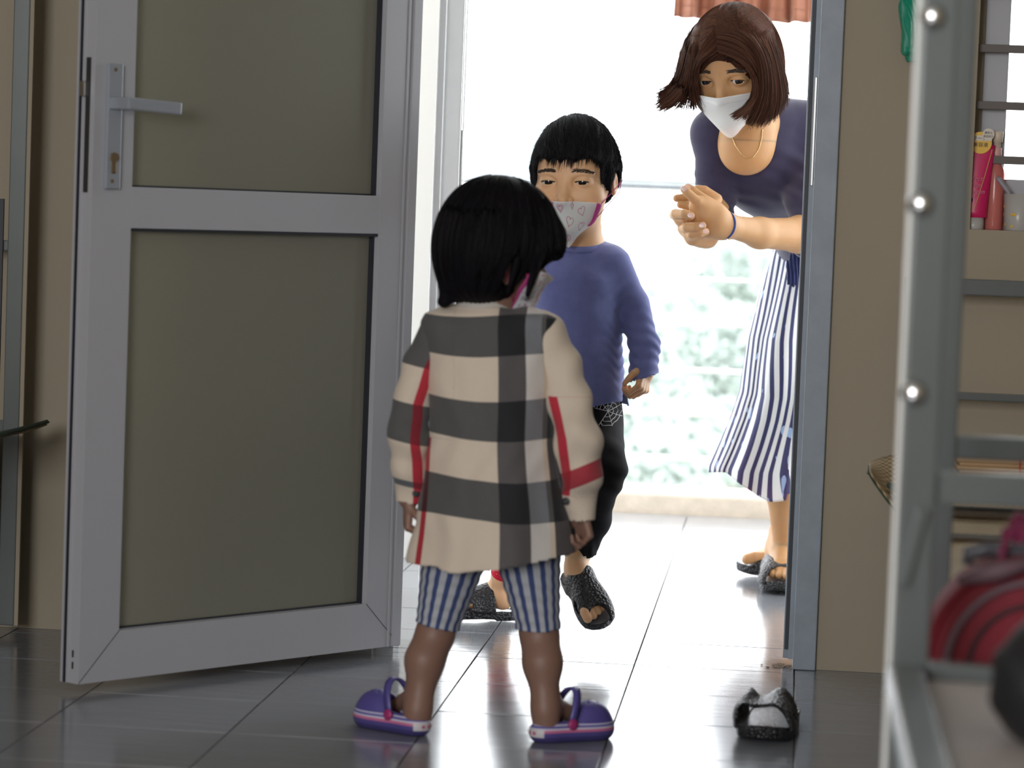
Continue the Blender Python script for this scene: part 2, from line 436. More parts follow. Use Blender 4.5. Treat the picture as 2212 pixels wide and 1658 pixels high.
# ------------------------------------------------------------------ door frame, open leaf, outer leaf
Z3 = np.array([0, 0, 1.0])
b = MB()
b.box((0.029, 5.487, 0), (0.072, 5.63, DZ+0.04), 0.002); b.box((-0.79, 5.487, DZ-0.0), (0.072, 5.63, DZ+0.045), 0.002)
fr_ = structure(b.build('trim_1', M['steel_paint'], origin=(0.05, 5.56, 0)))
MB().box((0.010, 5.545, 0.012), (0.029, 5.62, DZ), 0.002).box((0.020, 5.535, 0.012), (0.029, 5.546, DZ)).build('rebate', M['steel_paint'], fr_)
MB().box((0.0125, 5.539, 0.03), (0.0195, 5.5455, DZ)).build('gasket', M['gasket'], fr_, label='dark rubber seal strip')
MB().box((0.0228, 5.531, 0.912), (0.0275, 5.5355, 1.116), 0.001).build('strike_plate', M['chrome'], fr_, label='long bright metal strike plate')
zc = 0.0
b = MB(); b.box((-0.775, 5.535, 0), (-0.738, 5.615, DZ), 0.003); b.box((-0.7, 5.60, 0), (-0.688, 5.62, DZ), 0.001); b.box((-0.775, 5.6, DZ-0.02), (0.03, 5.62, DZ))
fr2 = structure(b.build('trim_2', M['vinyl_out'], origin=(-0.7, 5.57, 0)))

Hc = pt(862, 1393, 5.4905); Fc = pt(168, 1478, 4.87)
def onplane(u, v, z):
    d = c_f + c_r*(u-1106)/FPX + c_d*(v-829)/FPX; t = (z-CAM_H)/d[2]; return np.array([0, 0, CAM_H])+d*t
LZ = 0.016
Hc = onplane(862, 1393, LZ); Fc = onplane(168, 1478, LZ)
av = (Fc-Hc); av[2] = 0; LEN = np.linalg.norm(av); av /= LEN; nv = np.array([-av[1], av[0], 0])
if nv@(-Hc) < 0: nv = -nv
LR = np.stack([av, nv, Z3], 1); Hb = np.array([Hc[0], Hc[1], 0])
def leafc(u, v, off=0.0):
    d = c_f + c_r*(u-1106)/FPX + c_d*(v-829)/FPX; o = np.array([0, 0, CAM_H])
    t = ((Hb+nv*off-o)@nv)/(d@nv); p = o+d*t; return (p-Hb)@av, p[2]
LT = 0.045; LTOP = 2.2
door = empty('door_1', Hb, kind='structure')
def lbox(b, x0, x1, y0, y1, z0, z1, bev=0.0): return b.box((x0, y0, z0), (x1, y1, z1), bev, LR, Hb)
xs_f = leafc(262, 1200)[0]; xs_h = leafc(795, 1200)[0]; zb = (leafc(258, 1360)[1]+leafc(790, 1305)[1])/2
zm0 = (leafc(285, 492)[1]+leafc(815, 506)[1])/2; zm1 = (leafc(285, 402)[1]+leafc(815, 424)[1])/2
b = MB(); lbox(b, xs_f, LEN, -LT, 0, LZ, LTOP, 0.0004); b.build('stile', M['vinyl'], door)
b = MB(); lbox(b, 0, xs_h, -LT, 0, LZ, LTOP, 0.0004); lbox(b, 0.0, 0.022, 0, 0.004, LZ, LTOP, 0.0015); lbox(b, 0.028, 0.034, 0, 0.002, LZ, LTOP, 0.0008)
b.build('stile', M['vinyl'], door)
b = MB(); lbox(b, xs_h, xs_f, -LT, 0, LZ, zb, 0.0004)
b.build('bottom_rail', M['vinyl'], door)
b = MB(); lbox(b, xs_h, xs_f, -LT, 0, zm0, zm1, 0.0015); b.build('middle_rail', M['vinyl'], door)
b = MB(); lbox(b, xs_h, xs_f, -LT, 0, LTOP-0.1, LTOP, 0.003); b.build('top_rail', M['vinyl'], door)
# mitre joints at the lower corners, as hairline slits
for xa, xb2 in ((LEN, xs_f), (0.0, xs_h)):
    b = MB(); P0 = Hb+av*xa+nv*0.0004+Z3*LZ; P1 = Hb+av*xb2+nv*0.0004+Z3*zb
    b.tube([P0, P1], 0.0006, 4); b.build('mitre_joint', M['gasket'], door, label='hairline mitre joint')
for z0, z1 in ((zb, zm0), (zm1, LTOP-0.1)):
    b = MB(); lbox(b, xs_h-0.01, xs_f+0.01, -0.028, -0.022, z0-0.01, z1+0.01); gp = b.build('glass_pane', M['door_glass'], door)
    b = MB(); lbox(b, xs_h, xs_h+0.005, -0.0215, -0.012, z0, z1); lbox(b, xs_h, xs_f, -0.0215, -0.0035, z1-0.005, z1); lbox(b, xs_h, xs_f, -0.0215, -0.018, z0, z0+0.003)
    b.build('gasket', M['gasket'], door, label='dark rubber seal around the pane')
# edge face
b = MB(); b.box((LEN, -LT+0.001, LZ), (LEN+0.0035, -LT+0.006, LTOP), 0, LR, Hb); b.box((LEN, -LT+0.014, LZ), (LEN+0.002, -LT+0.019, LTOP), 0, LR, Hb); b.build('edge_rib', M['vinyl'], door)
b = MB(); b.box((LEN, -LT+0.007, LZ), (LEN+0.0025, -LT+0.0125, LTOP), 0, LR, Hb); b.build('gasket', M['gasket'], door, label='dark seal along the free edge')
zt, zb2 = leafc(188, 122)[1], leafc(180, 415)[1]
b = MB(); b.box((LEN, -0.022, zb2), (LEN+0.0016, -0.011, zt), 0, LR, Hb); lk = b.build('lock_strip', M['dark'], door, label='dark lock strip in the free edge')
zl = leafc(182, 190)[1]
b = MB(); b.box((LEN, -0.027, zl-0.013), (LEN+0.011, -0.017, zl+0.013), 0.002, LR, Hb); b.build('latch', M['chrome'], lk, label='bright metal latch')
for vv in (1415, 1440):
    z_ = leafc(160, vv)[1]; b = MB(); b.box((LEN, -0.017, z_-0.006), (LEN+0.001, -0.013, z_+0.006), 0, LR, Hb); b.build('slot', M['dark'], door)
# handle set
x0, _ = leafc(262, 300, 0.008); x1, _ = leafc(232, 300, 0.008); zt = leafc(247, 137, 0.008)[1]; zb2 = leafc(236, 408, 0.008)[1]
b = MB(); lbox(b, x0, x1, 0, 0.009, zb2, zt, 0.002); pl = b.build('handle_plate', M['alu'], door, label='silver grey handle plate')
xm = (x0+x1)/2; zh = leafc(245, 222, 0.03)[1]
b = MB(); b.beam(Hb+av*xm+nv*0.008+Z3*zh, Hb+av*xm+nv*0.058+Z3*zh, 0.026, 0.020, bev=0.003)
xe = leafc(391, 232, 0.055)[0]
b.beam(Hb+av*(xm+0.012)+nv*0.055+Z3*zh, Hb+av*xe+nv*0.053+Z3*(zh-0.004), 0.011, 0.021, bev=0.003)
b.build('lever', M['alu'], pl, label='silver grey door lever')
for u_, v_ in ((250, 150), (242, 391)):
    xx, zz = leafc(u_, v_, 0.009); b = MB(); b.lathe([(0.0035, 0), (0.003, 0.0015)], Hb+av*xx+nv*0.0088+Z3*zz, nv, 10); b.build('screw', M['brass'], pl)
xx, zz = leafc(246, 340, 0.009)
b = MB(); b.lathe([(0.0085, 0), (0.008, 0.004), (0.003, 0.004)], Hb+av*xx+nv*0.0088+Z3*zz, nv, 16); b.box((xx-0.005, 0.0085, zz-0.027), (xx+0.005, 0.0115, zz-0.004), 0.002, LR, Hb)
b.build('lock_cylinder', M['brass'], pl, label='worn brass lock cylinder')
for zz in (0.25, 1.95):
    b = MB(); b.lathe([(0.008, 0), (0.008, 0.11)], Hb-av*0.012-nv*0.004+Z3*zz, Z3, 12); b.build('hinge', M['vinyl_out'], door)
# outer leaf, opened out over the balcony and seen almost edge on
d2 = empty('door_2', (-0.70, 5.62, 0), kind='structure')
e0 = np.array([-0.682, 5.64, 0]); e1 = pt(968, 420, 6.36)*[1, 1, 0]
a2 = (e1-e0); L2 = np.linalg.norm(a2); a2 /= L2; n2 = np.array([a2[1], -a2[0], 0]); R2 = np.stack([a2, n2, Z3], 1)
for xa, xb2, nm in ((0, 0.08, 'stile'), (L2-0.08, L2, 'stile')):
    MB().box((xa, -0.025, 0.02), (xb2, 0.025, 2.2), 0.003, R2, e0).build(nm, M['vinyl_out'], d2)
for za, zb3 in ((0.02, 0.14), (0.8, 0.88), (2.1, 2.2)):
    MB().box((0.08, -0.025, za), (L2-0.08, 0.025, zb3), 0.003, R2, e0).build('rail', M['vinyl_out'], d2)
for za, zb3 in ((0.14, 0.8), (0.88, 2.1)):
    MB().box((0.08, -0.004, za), (L2-0.08, 0.004, zb3), 0, R2, e0).build('glass_pane', M['glass'], d2)
# its lock edge
MB().box((L2-0.083, 0.0252, 0.86), (L2-0.008, 0.0285, 1.01), 0.001, R2, e0).build('lock_case', M['chrome'], d2, label='metal lock case in the leaf edge')
MB().box((-0.0, 0.0262, 0.02), (0.012, 0.030, 2.2), 0, R2, e0+a2*(L2-0.05)).build('edge_rib', M['vinyl_out'], d2)
# hinge-side outer post of pale masonry at the end of the balcony
x_ = pt(934, 400, 6.88)[0]
structure(MB().box((-1.9, 6.87, 0), (x_, 7.0, 2.9)).box((x_, 6.87, 0), (x_+0.006, 7.0, 2.9)).build('wall_balcony', M['wall_out']))

# ------------------------------------------------------------------ window
structure(MB().box((WX0, 5.578, WZ0), (pt(2119, 285, 5.58)[0], WY1, WZ1)).build('trim_4', M['wall']))
M['winbar'] = simple('brown_grey_backlit_bar', (0.13, 0.105, 0.095), 0.5)  # bars against the sky, their backlit darkness put into the colour
win = empty('window_1', ((WX0+WX1)/2, 5.585, WZ0), kind='structure')
xa = pt(2119, 285, 5.57)[0]; xb_ = pt(2172, 285, 5.57)[0]; zg = pt(2200, 388, 5.57)[2]
WZ0_ = WZ0
for bx in (((xa, 5.57, WZ0), (xb_, 5.61, WZ1)), ((WX1-0.05, 5.565, WZ0), (WX1, 5.61, WZ1)), ((xb_, 5.565, WZ0), (WX1-0.05, 5.61, zg)), ((xb_, 5.565, WZ1-0.05), (WX1-0.05, 5.61, WZ1))):
    MB().box(*bx, 0.002).build('window_frame', M['vinyl'], win)
MB().box((xb_, 5.585, zg), (WX1-0.05, 5.590, WZ1-0.05)).build('pane', M['glass'], win)
for v in (105, 228, 345):
    z = pt(2150, v, 5.54)[2]; MB().box((WX0, 5.532, z-0.0075), (WX1, 5.544, z+0.0075), 0.001).build('window_bar', M['winbar'], win)
for v in (-18, -140, -262, -385):
    z = pt(2150, v, 5.54)[2]; MB().box((WX0, 5.532, z-0.0075), (WX1, 5.544, z+0.0075), 0.001).build('window_bar', M['winbar'], win)

# things on the sill
def solidtint(name, c, rough, alpha):
    t = NT(name); t.b.inputs['Base Color'].default_value = (*c, 1); t.b.inputs['Roughness'].default_value = rough
    tr = t.n('ShaderNodeBsdfTransparent'); tr.inputs[0].default_value = (*c, 1); mx = t.n('ShaderNodeMixShader'); mx.inputs[0].default_value = alpha
    t.l(tr.outputs[0], mx.inputs[1]); t.l(t.b.outputs[0], mx.inputs[2]); t.l(mx.outputs[0], t.t.nodes['Material Output'].inputs[0]); return t.m
M['pink_clear'] = solidtint('clear_pink_plastic', srgb(240, 150, 140), 0.15, 0.55)
M['milky'] = solidtint('milky_clear_plastic', (0.75, 0.72, 0.68), 0.25, 0.6)
M['magenta'] = simple('deep_pink_plastic', srgb(205, 25, 95), 0.35, var=0.05)
M['cap_pink'] = simple('pale_pink_cap', srgb(225, 170, 165), 0.4, var=0.02)
M['cream_p'] = simple('cream_plastic', srgb(228, 210, 190), 0.4, var=0.02)
M['ink'] = simple('ink_dark_blue', srgb(25, 25, 60), 0.6, var=0)
M['pink_ink'] = simple('pale_pink_print', srgb(225, 120, 150), 0.6, var=0)
M['gold'] = simple('gold_print', srgb(240, 190, 60), 0.4, var=0.05)
M['goldline'] = simple('gold_foil_line', srgb(240, 190, 130), 0.35, metal=0.3, var=0)
M['label_w'] = simple('white_sticker', srgb(225, 215, 200), 0.5, var=0)
M['greyp'] = simple('grey_plastic', srgb(150, 145, 155), 0.4, var=0.02)
SY = 5.530; SZ = WZ0
def sx(u, v=480): return pt(u, v, SY)[0]
def sz(v, u=2110): return pt(u, v, SY)[2]
def text(body, size, loc, mat, name, parent, extr=0.0002, align='CENTER', shear=0.0):
    cu = bpy.data.curves.new(name, 'FONT'); cu.body = body; cu.size = size; cu.extrude = extr; cu.align_x = align; cu.shear = shear
    o = bpy.data.objects.new(name, cu); COL.objects.link(o)
    bpy.context.view_layer.update(); me = bpy.data.meshes.new_from_object(o.evaluated_get(bpy.context.evaluated_depsgraph_get()))
    bpy.data.objects.remove(o)
    V = np.array([v.co[:] for v in me.vertices]) if len(me.vertices) else np.zeros((0, 3))
    F = [tuple(p.vertices) for p in me.polygons]
    if not len(V): return None
    W = np.stack([loc[0]+V[:, 0], loc[1]-V[:, 2], loc[2]+V[:, 1]], 1)
    return mk(name, W, F, mat, parent)
tb = empty('squeeze_tube', (sx(2103), SY, SZ), 'deep pink squeeze tube with gold sticker standing on its cap on the window sill', 'tube')
w0 = (sx(2130)-sx(2078))/2; w1 = (sx(2148, 320)-sx(2082, 320))/2; zc0 = SZ+0.022; zt = sz(312); cxt = sx(2104); cxt2 = sx(2116, 320)
K = 14; G = []
for j in range(K):
    f = j/(K-1); cx = cxt+(cxt2-cxt)*f; w = w0+(w1-w0)*f; dpt = 0.014*(1-f)**0.8+0.0015
    G.append([[cx+w*np.sign(math.cos(t))*abs(math.cos(t))**0.8, SY+dpt*math.sin(t), zc0+(zt-zc0)*f] for t in np.linspace(0, 2*math.pi, 24, endpoint=False)])
G = np.array(G).transpose(1, 0, 2); V, F = grid_mesh(G, True); F = [tuple(f) for f in F]+[tuple(range(0, 24*K, K)), tuple(range(K-1, 24*K, K))[::-1]]
mk('tube_body', V, F, M['magenta'], tb, True)
MB().lathe([(w0*0.78, 0), (w0*0.82, 0.002), (w0*0.82, 0.022)], (cxt, SY, SZ), Z3, 24).build('cap', M['milky'], tb, True, label='milky translucent cap')
b = MB(); cxs = sx(2118, 310); zs = sz(308)
b.lathe([(0.0205, 0), (0.0205, 0.0006)], (cxs, SY-0.0062, zs), (0, -1, 0), 32); stk = b.build('sticker', M['gold'], tb, label='round gold and white sticker')
MB().box((cxs-0.022, SY-0.0074, zs+0.0035), (cxs+0.0205, SY-0.0068, zs+0.0135), 0.0002).build('sticker_band', M['label_w'], stk)
MB().lathe([(0.011, 0), (0.011, 0.0006)], (cxs+0.0135, SY-0.0074, zs+0.016), (0, -1, 0), 24).build('sticker_disc', M['label_w'], stk)
text('コラーゲン', 0.0092, (cxs-0.003, SY-0.0077, zs+0.005), M['ink'], 'lettering', stk, shear=0.2)
text('美容液', 0.0092, (cxs, SY-0.0077, zs-0.007), M['ink'], 'lettering', stk)
text('濃密な', 0.0052, (cxs+0.0135, SY-0.0082, zs+0.017), M['ink'], 'lettering', stk)
text('保湿成分', 0.0048, (cxs+0.0135, SY-0.0082, zs+0.0105), M['ink'], 'lettering', stk)
for s_, vv in (('Perfect', 388), ('Whip', 402), ('Collagen', 416), ('in', 426)):
    text(s_, 0.0125, (sx(2100, vv), SY-0.0150, sz(vv)-0.002), M['pink_ink'], 'lettering', tb, shear=0.25)
MB().box((sx(2076, 433), SY-0.0155, sz(436)), (sx(2100, 433), SY-0.0150, sz(428)), 0.0002).build('print_bar', M['ink'], tb)
MB().tube([(sx(2143, 322), SY-0.005, sz(322)), (sx(2128, 375), SY-0.0105, sz(375)), (sx(2103, 452), SY-0.0150, sz(452))], 0.0009, 6).build('gold_line', M['goldline'], tb)
bt = empty('pump_bottle', (sx(2147), SY+0.02, SZ), 'translucent pink bottle with pale pump cap on the sill behind the tube', 'bottle')
bc = (sx(2147), SY+0.018, SZ); r = (sx(2168)-sx(2128))/2
MB().lathe([(r*0.95, 0), (r, 0.003), (r, sz(365)-SZ-0.008), (r*0.9, sz(365)-SZ), (r*0.6, sz(350)-SZ), (r*0.6, sz(344)-SZ)], bc, Z3, 32).build('bottle_body', M['pink_clear'], bt, True)
MB().lathe([(r*0.55, sz(346)-SZ), (r*0.55, sz(318)-SZ), (r*0.5, sz(317)-SZ)], bc, Z3, 24).build('collar', M['cap_pink'], bt, True, label='pale pink collar')
MB().lathe([(r*0.42, sz(318)-SZ), (r*0.42, sz(305)-SZ), (r*0.62, sz(304)-SZ), (r*0.66, sz(283)-SZ), (r*0.6, sz(282)-SZ)], bc, Z3, 24).build('pump', M['cream_p'], bt, True, label='cream pump head')
cp = empty('plastic_cup', (sx(2196), SY, SZ), 'translucent printed plastic cup on the sill beside the bottle', 'cup')
cc = (sx(2200), SY-0.004, SZ); r1 = 0.030
b = MB(); b.lathe([(r1*0.82, 0), (r1*0.86, 0.002), (r1, sz(416)-SZ), (r1*0.95, sz(416)-SZ), (r1*0.8, 0.004)], cc, Z3, 32); b.build('cup_body', M['milky'], cp, True)
for k in range(9):
    a_ = rng.uniform(-1.5, 0.4)-0.6; zz = SZ+rng.choice([0.008, 0.012, 0.03, 0.045])
    rr = r1*(0.86+0.14*(zz-SZ)/0.063)+0.0004
    MB().lathe([(0.003, 0), (0.002, 0.0006)], (cc[0]+rr*math.sin(a_), cc[1]-rr*math.cos(a_), zz), (math.sin(a_), -math.cos(a_), 0), 7).build('printed_flower', M['gold'], cp)
br = MB().tube([(sx(2200, 460), SY-0.008, SZ+0.01), (sx(2178, 410), SY-0.006, sz(412)), (sx(2158, 386), SY-0.004, sz(386)), (sx(2153, 381), SY-0.004, sz(380))], [0.0035, 0.0045, 0.0048, 0.003], 10).build('toothbrush', M['greyp'], None, True)
tag(br, 'grey plastic toothbrush handle leaning out of the cup on the sill', 'toothbrush')
bs = MB().lathe([(0.006, 0), (0.007, 0.002), (0.007, 0.012), (0.004, 0.014)], (sx(2077), SY+0.005, SZ), Z3, 16).build('small_jar', M['cream_p'], None, True)
tag(bs, 'tiny cream jar on the sill left of the pink tube', 'jar')

# ------------------------------------------------------------------ balcony edge
structure(MB().box((-2.2, 8.15, -0.01), (3.0, 8.42, 0.055), 0.008).build('trim_3', M['curb']))
rl = empty('balcony_railing', (0.3, 8.27, 0.055), 'white balcony railing of horizontal bars on the concrete curb', 'railing')
for v, r_ in ((496, 0.006), (600, 0.006), (697, 0.0075), (797, 0.0075), (892, 0.008), (988, 0.008)):
    z = pt(1450, v, 8.27)[2]; MB().tube([(-2.2, 8.27, z), (3.0, 8.27, z)], r_, 8).build('bar', M['rail'], rl, True)
z = pt(1450, 399, 8.27)[2]; MB().tube([(-2.2, 8.27, z), (3.0, 8.27, z)], 0.0168, 12).build('handrail', M['handrail'], rl, True, label='grey stainless handrail')
for x in (pt(1288, 480, 8.27)[0], -1.6, 1.5):
    MB().box((x-0.006, 8.262, 0.05), (x+0.006, 8.278, z), 0.001).build('post', M['rail'], rl)
# hanging rust-brown cloth above the railing
t = NT('rust_brown_cloth'); t.col(t.mix(t.noise(9, 3), srgb(140, 82, 58), srgb(185, 125, 95))); t.b.inputs['Roughness'].default_value = 0.6; t.b.inputs['Sheen Weight'].default_value = 0.3
trl = t.n('ShaderNodeBsdfTranslucent'); trl.inputs[0].default_value = (*srgb(180, 120, 90), 1); mx = t.n('ShaderNodeMixShader'); mx.inputs[0].default_value = 0.2
t.l(t.b.outputs[0], mx.inputs[1]); t.l(trl.outputs[0], mx.inputs[2]); t.l(mx.outputs[0], t.t.nodes['Material Output'].inputs[0]); M['rust'] = t.m
cY = 7.6; A_ = pt(1462, 36, cY); B_ = pt(1762, 47, cY); N_ = 120; G = []
for i in range(N_):
    f = i/(N_-1); x = A_[0]+(B_[0]-A_[0])*f; zb3 = A_[2]+(B_[2]-A_[2])*min(1, f*1.6)-0.006*math.sin(f*3)+0.0015*math.sin(f*47)
    col_ = []
    for j in range(14):
        g = j/13; fold = 0.014*math.sin(f*34+0.8*math.sin(f*9))+0.008*math.sin(f*71+2)
        col_.append([x-0.012*(0.5-f)*(1-g)*2+0.004*math.sin(f*50+1), cY+fold*(1-0.35*g), zb3+(1.72-zb3)*g])
    G.append(col_)
V, F = grid_mesh(np.array(G)); cl = solid(mk('hanging_cloth', V, F, M['rust'], None, True), 0.002)
tag(cl, 'rust-brown pleated cloth hanging over the balcony above the woman', 'cloth')
hm = MB(); hm.tube([np.array(G)[i, 1]+[0, -0.002, 0.004] for i in range(0, N_, 2)], 0.0012, 5); mk('hem', np.concatenate(hm.V), hm.F, M['rust'], cl, True)
tag(MB().tube([(-1.5, 7.6, 1.722), (1.5, 7.6, 1.722)], 0.003, 6).build('clothes_line', M['rail'], None, True), 'white line strung along the balcony, carrying the rust-brown cloth', 'line')

# ------------------------------------------------------------------ far away: park trees and buildings below the balcony, haze put into their pale colours
M['leaf_far'] = simple('haze_tinted_foliage', (0.50, 0.56, 0.52), 0.9, var=0.08, nscale=0.6)
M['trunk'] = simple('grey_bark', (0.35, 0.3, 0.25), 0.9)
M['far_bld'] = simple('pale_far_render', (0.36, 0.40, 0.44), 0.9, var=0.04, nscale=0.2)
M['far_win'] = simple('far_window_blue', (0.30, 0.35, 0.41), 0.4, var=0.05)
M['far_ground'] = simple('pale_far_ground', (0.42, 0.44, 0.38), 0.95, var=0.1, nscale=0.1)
GZ = -9.0
structure(MB().box((-80, 12, GZ-0.3), (80, 260, GZ)).build('ground_outside', M['far_ground']))
def leaves(c, rx, rz, n, s):
    P = rng.normal(0, 1, (n, 3)); P /= np.linalg.norm(P, axis=1)[:, None]; P *= rng.uniform(0.3, 1.0, (n, 1))**0.5
    P = P*[rx, rx, rz]+c; A = rng.normal(0, 1, (n, 3)); A /= np.linalg.norm(A, axis=1)[:, None]; Bv = np.cross(A, rng.normal(0, 1, (n, 3))); Bv /= np.linalg.norm(Bv, axis=1)[:, None]
    V = np.stack([P-A*s, P+Bv*s*0.6, P+A*s, P-Bv*s*0.6], 1).reshape(-1, 3); return V, np.arange(4*n).reshape(-1, 4)
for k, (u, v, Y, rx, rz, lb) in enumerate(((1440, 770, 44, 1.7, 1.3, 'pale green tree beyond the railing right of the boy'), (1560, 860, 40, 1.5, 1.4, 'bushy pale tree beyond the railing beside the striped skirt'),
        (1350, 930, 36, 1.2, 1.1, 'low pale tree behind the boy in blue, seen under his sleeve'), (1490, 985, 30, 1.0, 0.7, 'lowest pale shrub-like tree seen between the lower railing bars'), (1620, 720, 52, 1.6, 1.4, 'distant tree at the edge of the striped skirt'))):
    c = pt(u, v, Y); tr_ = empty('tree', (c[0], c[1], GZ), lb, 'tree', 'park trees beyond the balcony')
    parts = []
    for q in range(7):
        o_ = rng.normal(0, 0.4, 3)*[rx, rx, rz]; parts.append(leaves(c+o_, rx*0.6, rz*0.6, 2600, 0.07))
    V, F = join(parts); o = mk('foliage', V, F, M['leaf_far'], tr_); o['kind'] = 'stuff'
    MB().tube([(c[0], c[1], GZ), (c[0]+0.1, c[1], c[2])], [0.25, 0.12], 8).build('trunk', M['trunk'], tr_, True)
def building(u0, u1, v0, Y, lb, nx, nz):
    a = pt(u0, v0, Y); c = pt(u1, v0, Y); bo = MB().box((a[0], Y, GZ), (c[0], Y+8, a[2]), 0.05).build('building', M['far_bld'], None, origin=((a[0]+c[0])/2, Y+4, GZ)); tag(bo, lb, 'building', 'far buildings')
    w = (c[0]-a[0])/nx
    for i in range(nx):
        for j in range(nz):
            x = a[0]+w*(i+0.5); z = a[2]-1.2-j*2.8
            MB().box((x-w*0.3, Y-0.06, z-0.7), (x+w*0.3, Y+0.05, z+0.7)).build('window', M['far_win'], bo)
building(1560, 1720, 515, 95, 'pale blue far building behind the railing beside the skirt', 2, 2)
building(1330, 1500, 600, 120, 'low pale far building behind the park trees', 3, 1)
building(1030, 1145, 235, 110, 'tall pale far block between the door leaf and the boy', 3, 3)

# ------------------------------------------------------------------ beds
def mat_woven(name, ca, cb, stripes):
    t = NT(name); tc = t.n('ShaderNodeTexCoord').outputs['Object']; sp = t.n('ShaderNodeSeparateXYZ'); t.l(tc, sp.inputs[0])
    wx = t.math('SINE', t.math('MULTIPLY', sp.outputs[0], 520.0)); wy = t.math('SINE', t.math('MULTIPLY', sp.outputs[1], 300.0))
    w = t.math('MULTIPLY_ADD', t.math('MULTIPLY', wx, wy), 0.5, 0.5)
    c = t.mix(w, ca, cb)
    t.col(t.mix(t.math('MULTIPLY', t.noise(30, 4), 0.4), c, (0.2, 0.15, 0.08))); t.b.inputs['Roughness'].default_value = 0.7; t.bump(w, 0.6, 0.003); return t.m
M['mat'] = mat_woven('woven_sedge_mat', srgb(120, 98, 66), srgb(205, 180, 140), None)
M['mat_edge'] = simple('dark_green_binding', srgb(52, 72, 58), 0.8, var=0.3, nscale=60)
M['mat_dark'] = simple('dark_brown_binding', srgb(62, 48, 28), 0.8)
M['card'] = simple('brown_card', srgb(170, 140, 105), 0.9, var=0.08, nscale=12, stretch=(1, 1, 12))
M['board'] = simple('grey_beige_board', srgb(170, 160, 155), 0.7, var=0.15, nscale=7)
M['blk'] = simple('black_nylon', (0.012, 0.012, 0.014), 0.6)
def bedtube(b, a, c, w, h): return b.beam(a, c, w, h, bev=min(w, h)*0.12)
# far bed along the right wall
xB = pt(2046, 700, 3.52)[0]; zr = pt(2150, 968, 3.52)[2]; DKZ = 0.385
fb = empty('bunk_bed', (xB+0.42, 4.45, 0), 'grey steel bed with a woven mat in the far right corner under the window', 'bed')
FX = 0.036
for x, y in ((xB, 3.52), (xB+FX, 5.40), (xB+0.88, 3.52), (xB+0.88, 5.40)):
    MB().box((x-0.017, y-0.017, 0), (x+0.017, y+0.017, 1.9 if y < 4 else 0.745), 0.003).build('post', M['bed_steel'], fb)
for (y, z, h) in ((3.52, zr, 0.028), (5.40, pt(2150, 622, 5.4)[2], 0.030), (5.40, pt(2150, 858, 5.4)[2], 0.014), (3.52, DKZ-0.03, 0.03), (5.40, DKZ-0.03, 0.03)):
    bb = MB(); bedtube(bb, (xB+0.017, y, z), (xB+0.863, y, z), 0.02, h); bb.build('end_rail', M['bed_steel'], fb)
for x, x2 in ((xB, xB+FX), (xB+0.88, xB+0.88)):
    bb = MB(); bedtube(bb, (x, 3.537, DKZ-0.03), (x2, 5.383, DKZ-0.03), 0.02, 0.045); bb.build('side_rail', M['bed_steel'], fb)
for k in range(6):
    y = 3.7+0.31*k; bb = MB(); bedtube(bb, (xB+0.01, y, DKZ-0.024), (xB+0.87, y, DKZ-0.024), 0.03, 0.02); bb.build('slat', M['bed_steel'], fb)
# its sedge mat, one corner hanging out beyond the frame and curling up
def mat_obj(x0, x1, y0, y1, z, label, cx, cy, reach):
    nx, ny = 60, 90; X, Yg = np.meshgrid(np.linspace(x0, x1, nx), np.linspace(y0, y1, ny), indexing='ij')
    dx = np.clip((cx-X)/reach if reach > 0 else (X-cx)/(-reach), 0, 2); Z = z+0.003*np.sin(X*13+Yg*7)+0.02*dx**2
    return X, Yg, Z
c0 = pt(1878, 1015, 5.12)
X, Yg = np.meshgrid(np.linspace(0, 1, 60), np.linspace(0, 1, 90), indexing='ij')
y0m, y1m = 3.60, 5.36; Yw = y0m+(y1m-y0m)*Yg
# left border bulges out near the far corner
bul = np.exp(-((Yw-5.13)/0.16)**2)*(xB-c0[0]+0.0)
xl = xB+0.005+FX*(Yw-3.52)/1.88-bul*1.15; Xw = xl+(xB+0.86-xl)*X
out = np.clip((xB-Xw)/0.12, 0, 1)
Zw = DKZ+0.006+0.002*np.sin(Yw*31)+0.002*np.sin(Xw*23+Yw*9)+out*0.035*np.sin((Yw-4.95)*9)+out**2*0.02
G = np.stack([Xw, Yw, Zw], -1); V, F = grid_mesh(G)
sm = solid(mk('sleeping_mat', V, F, M['mat'], None, True), 0.004); tag(sm, 'woven sedge mat with dark green binding curling off the bed under the window', 'mat')
MB().tube(G[0, ::3]+[0, 0, 0.002], 0.0, 4) if False else None
Gb = np.stack([G[0]+[-0.003, 0, 0.003], G[0]+[0.0, 0, 0.0045], G[0]*0.5+G[1]*0.5+[0, 0, 0.004], G[1]+[0, 0, 0.003]], 0)
V, F = grid_mesh(Gb); solid(mk('binding', V, F, M['mat_edge'], sm, True), 0.003).__setitem__('label', 'dark green cloth binding')
for yy, w in ((4.66, 0.016), (4.30, 0.030), (4.62, 0.006)):
    bb = MB(); bb.box((xB+0.02, yy-w, DKZ+0.009), (xB+0.85, yy+w, DKZ+0.014)); bb.build('crease_band', M['mat_dark'], sm, label='dark brown band')
Gf = []
for f in np.linspace(0, 1, 26):
    u_ = 1878+(2000-1878)*f; vt = 1004-20*min(1, f*2.2)**0.6; vb = 1020+92*min(1, f*1.9)**0.9
    Gf.append([pt(u_, vt+(vb-vt)*q, 5.24-0.20*q-0.05*math.sin(q*3.1)*f) for q in np.linspace(0, 1, 14)])
Gf = np.array(Gf); V, F = grid_mesh(Gf); solid(mk('drooping_corner', V, F, M['mat'], sm, True), 0.003)
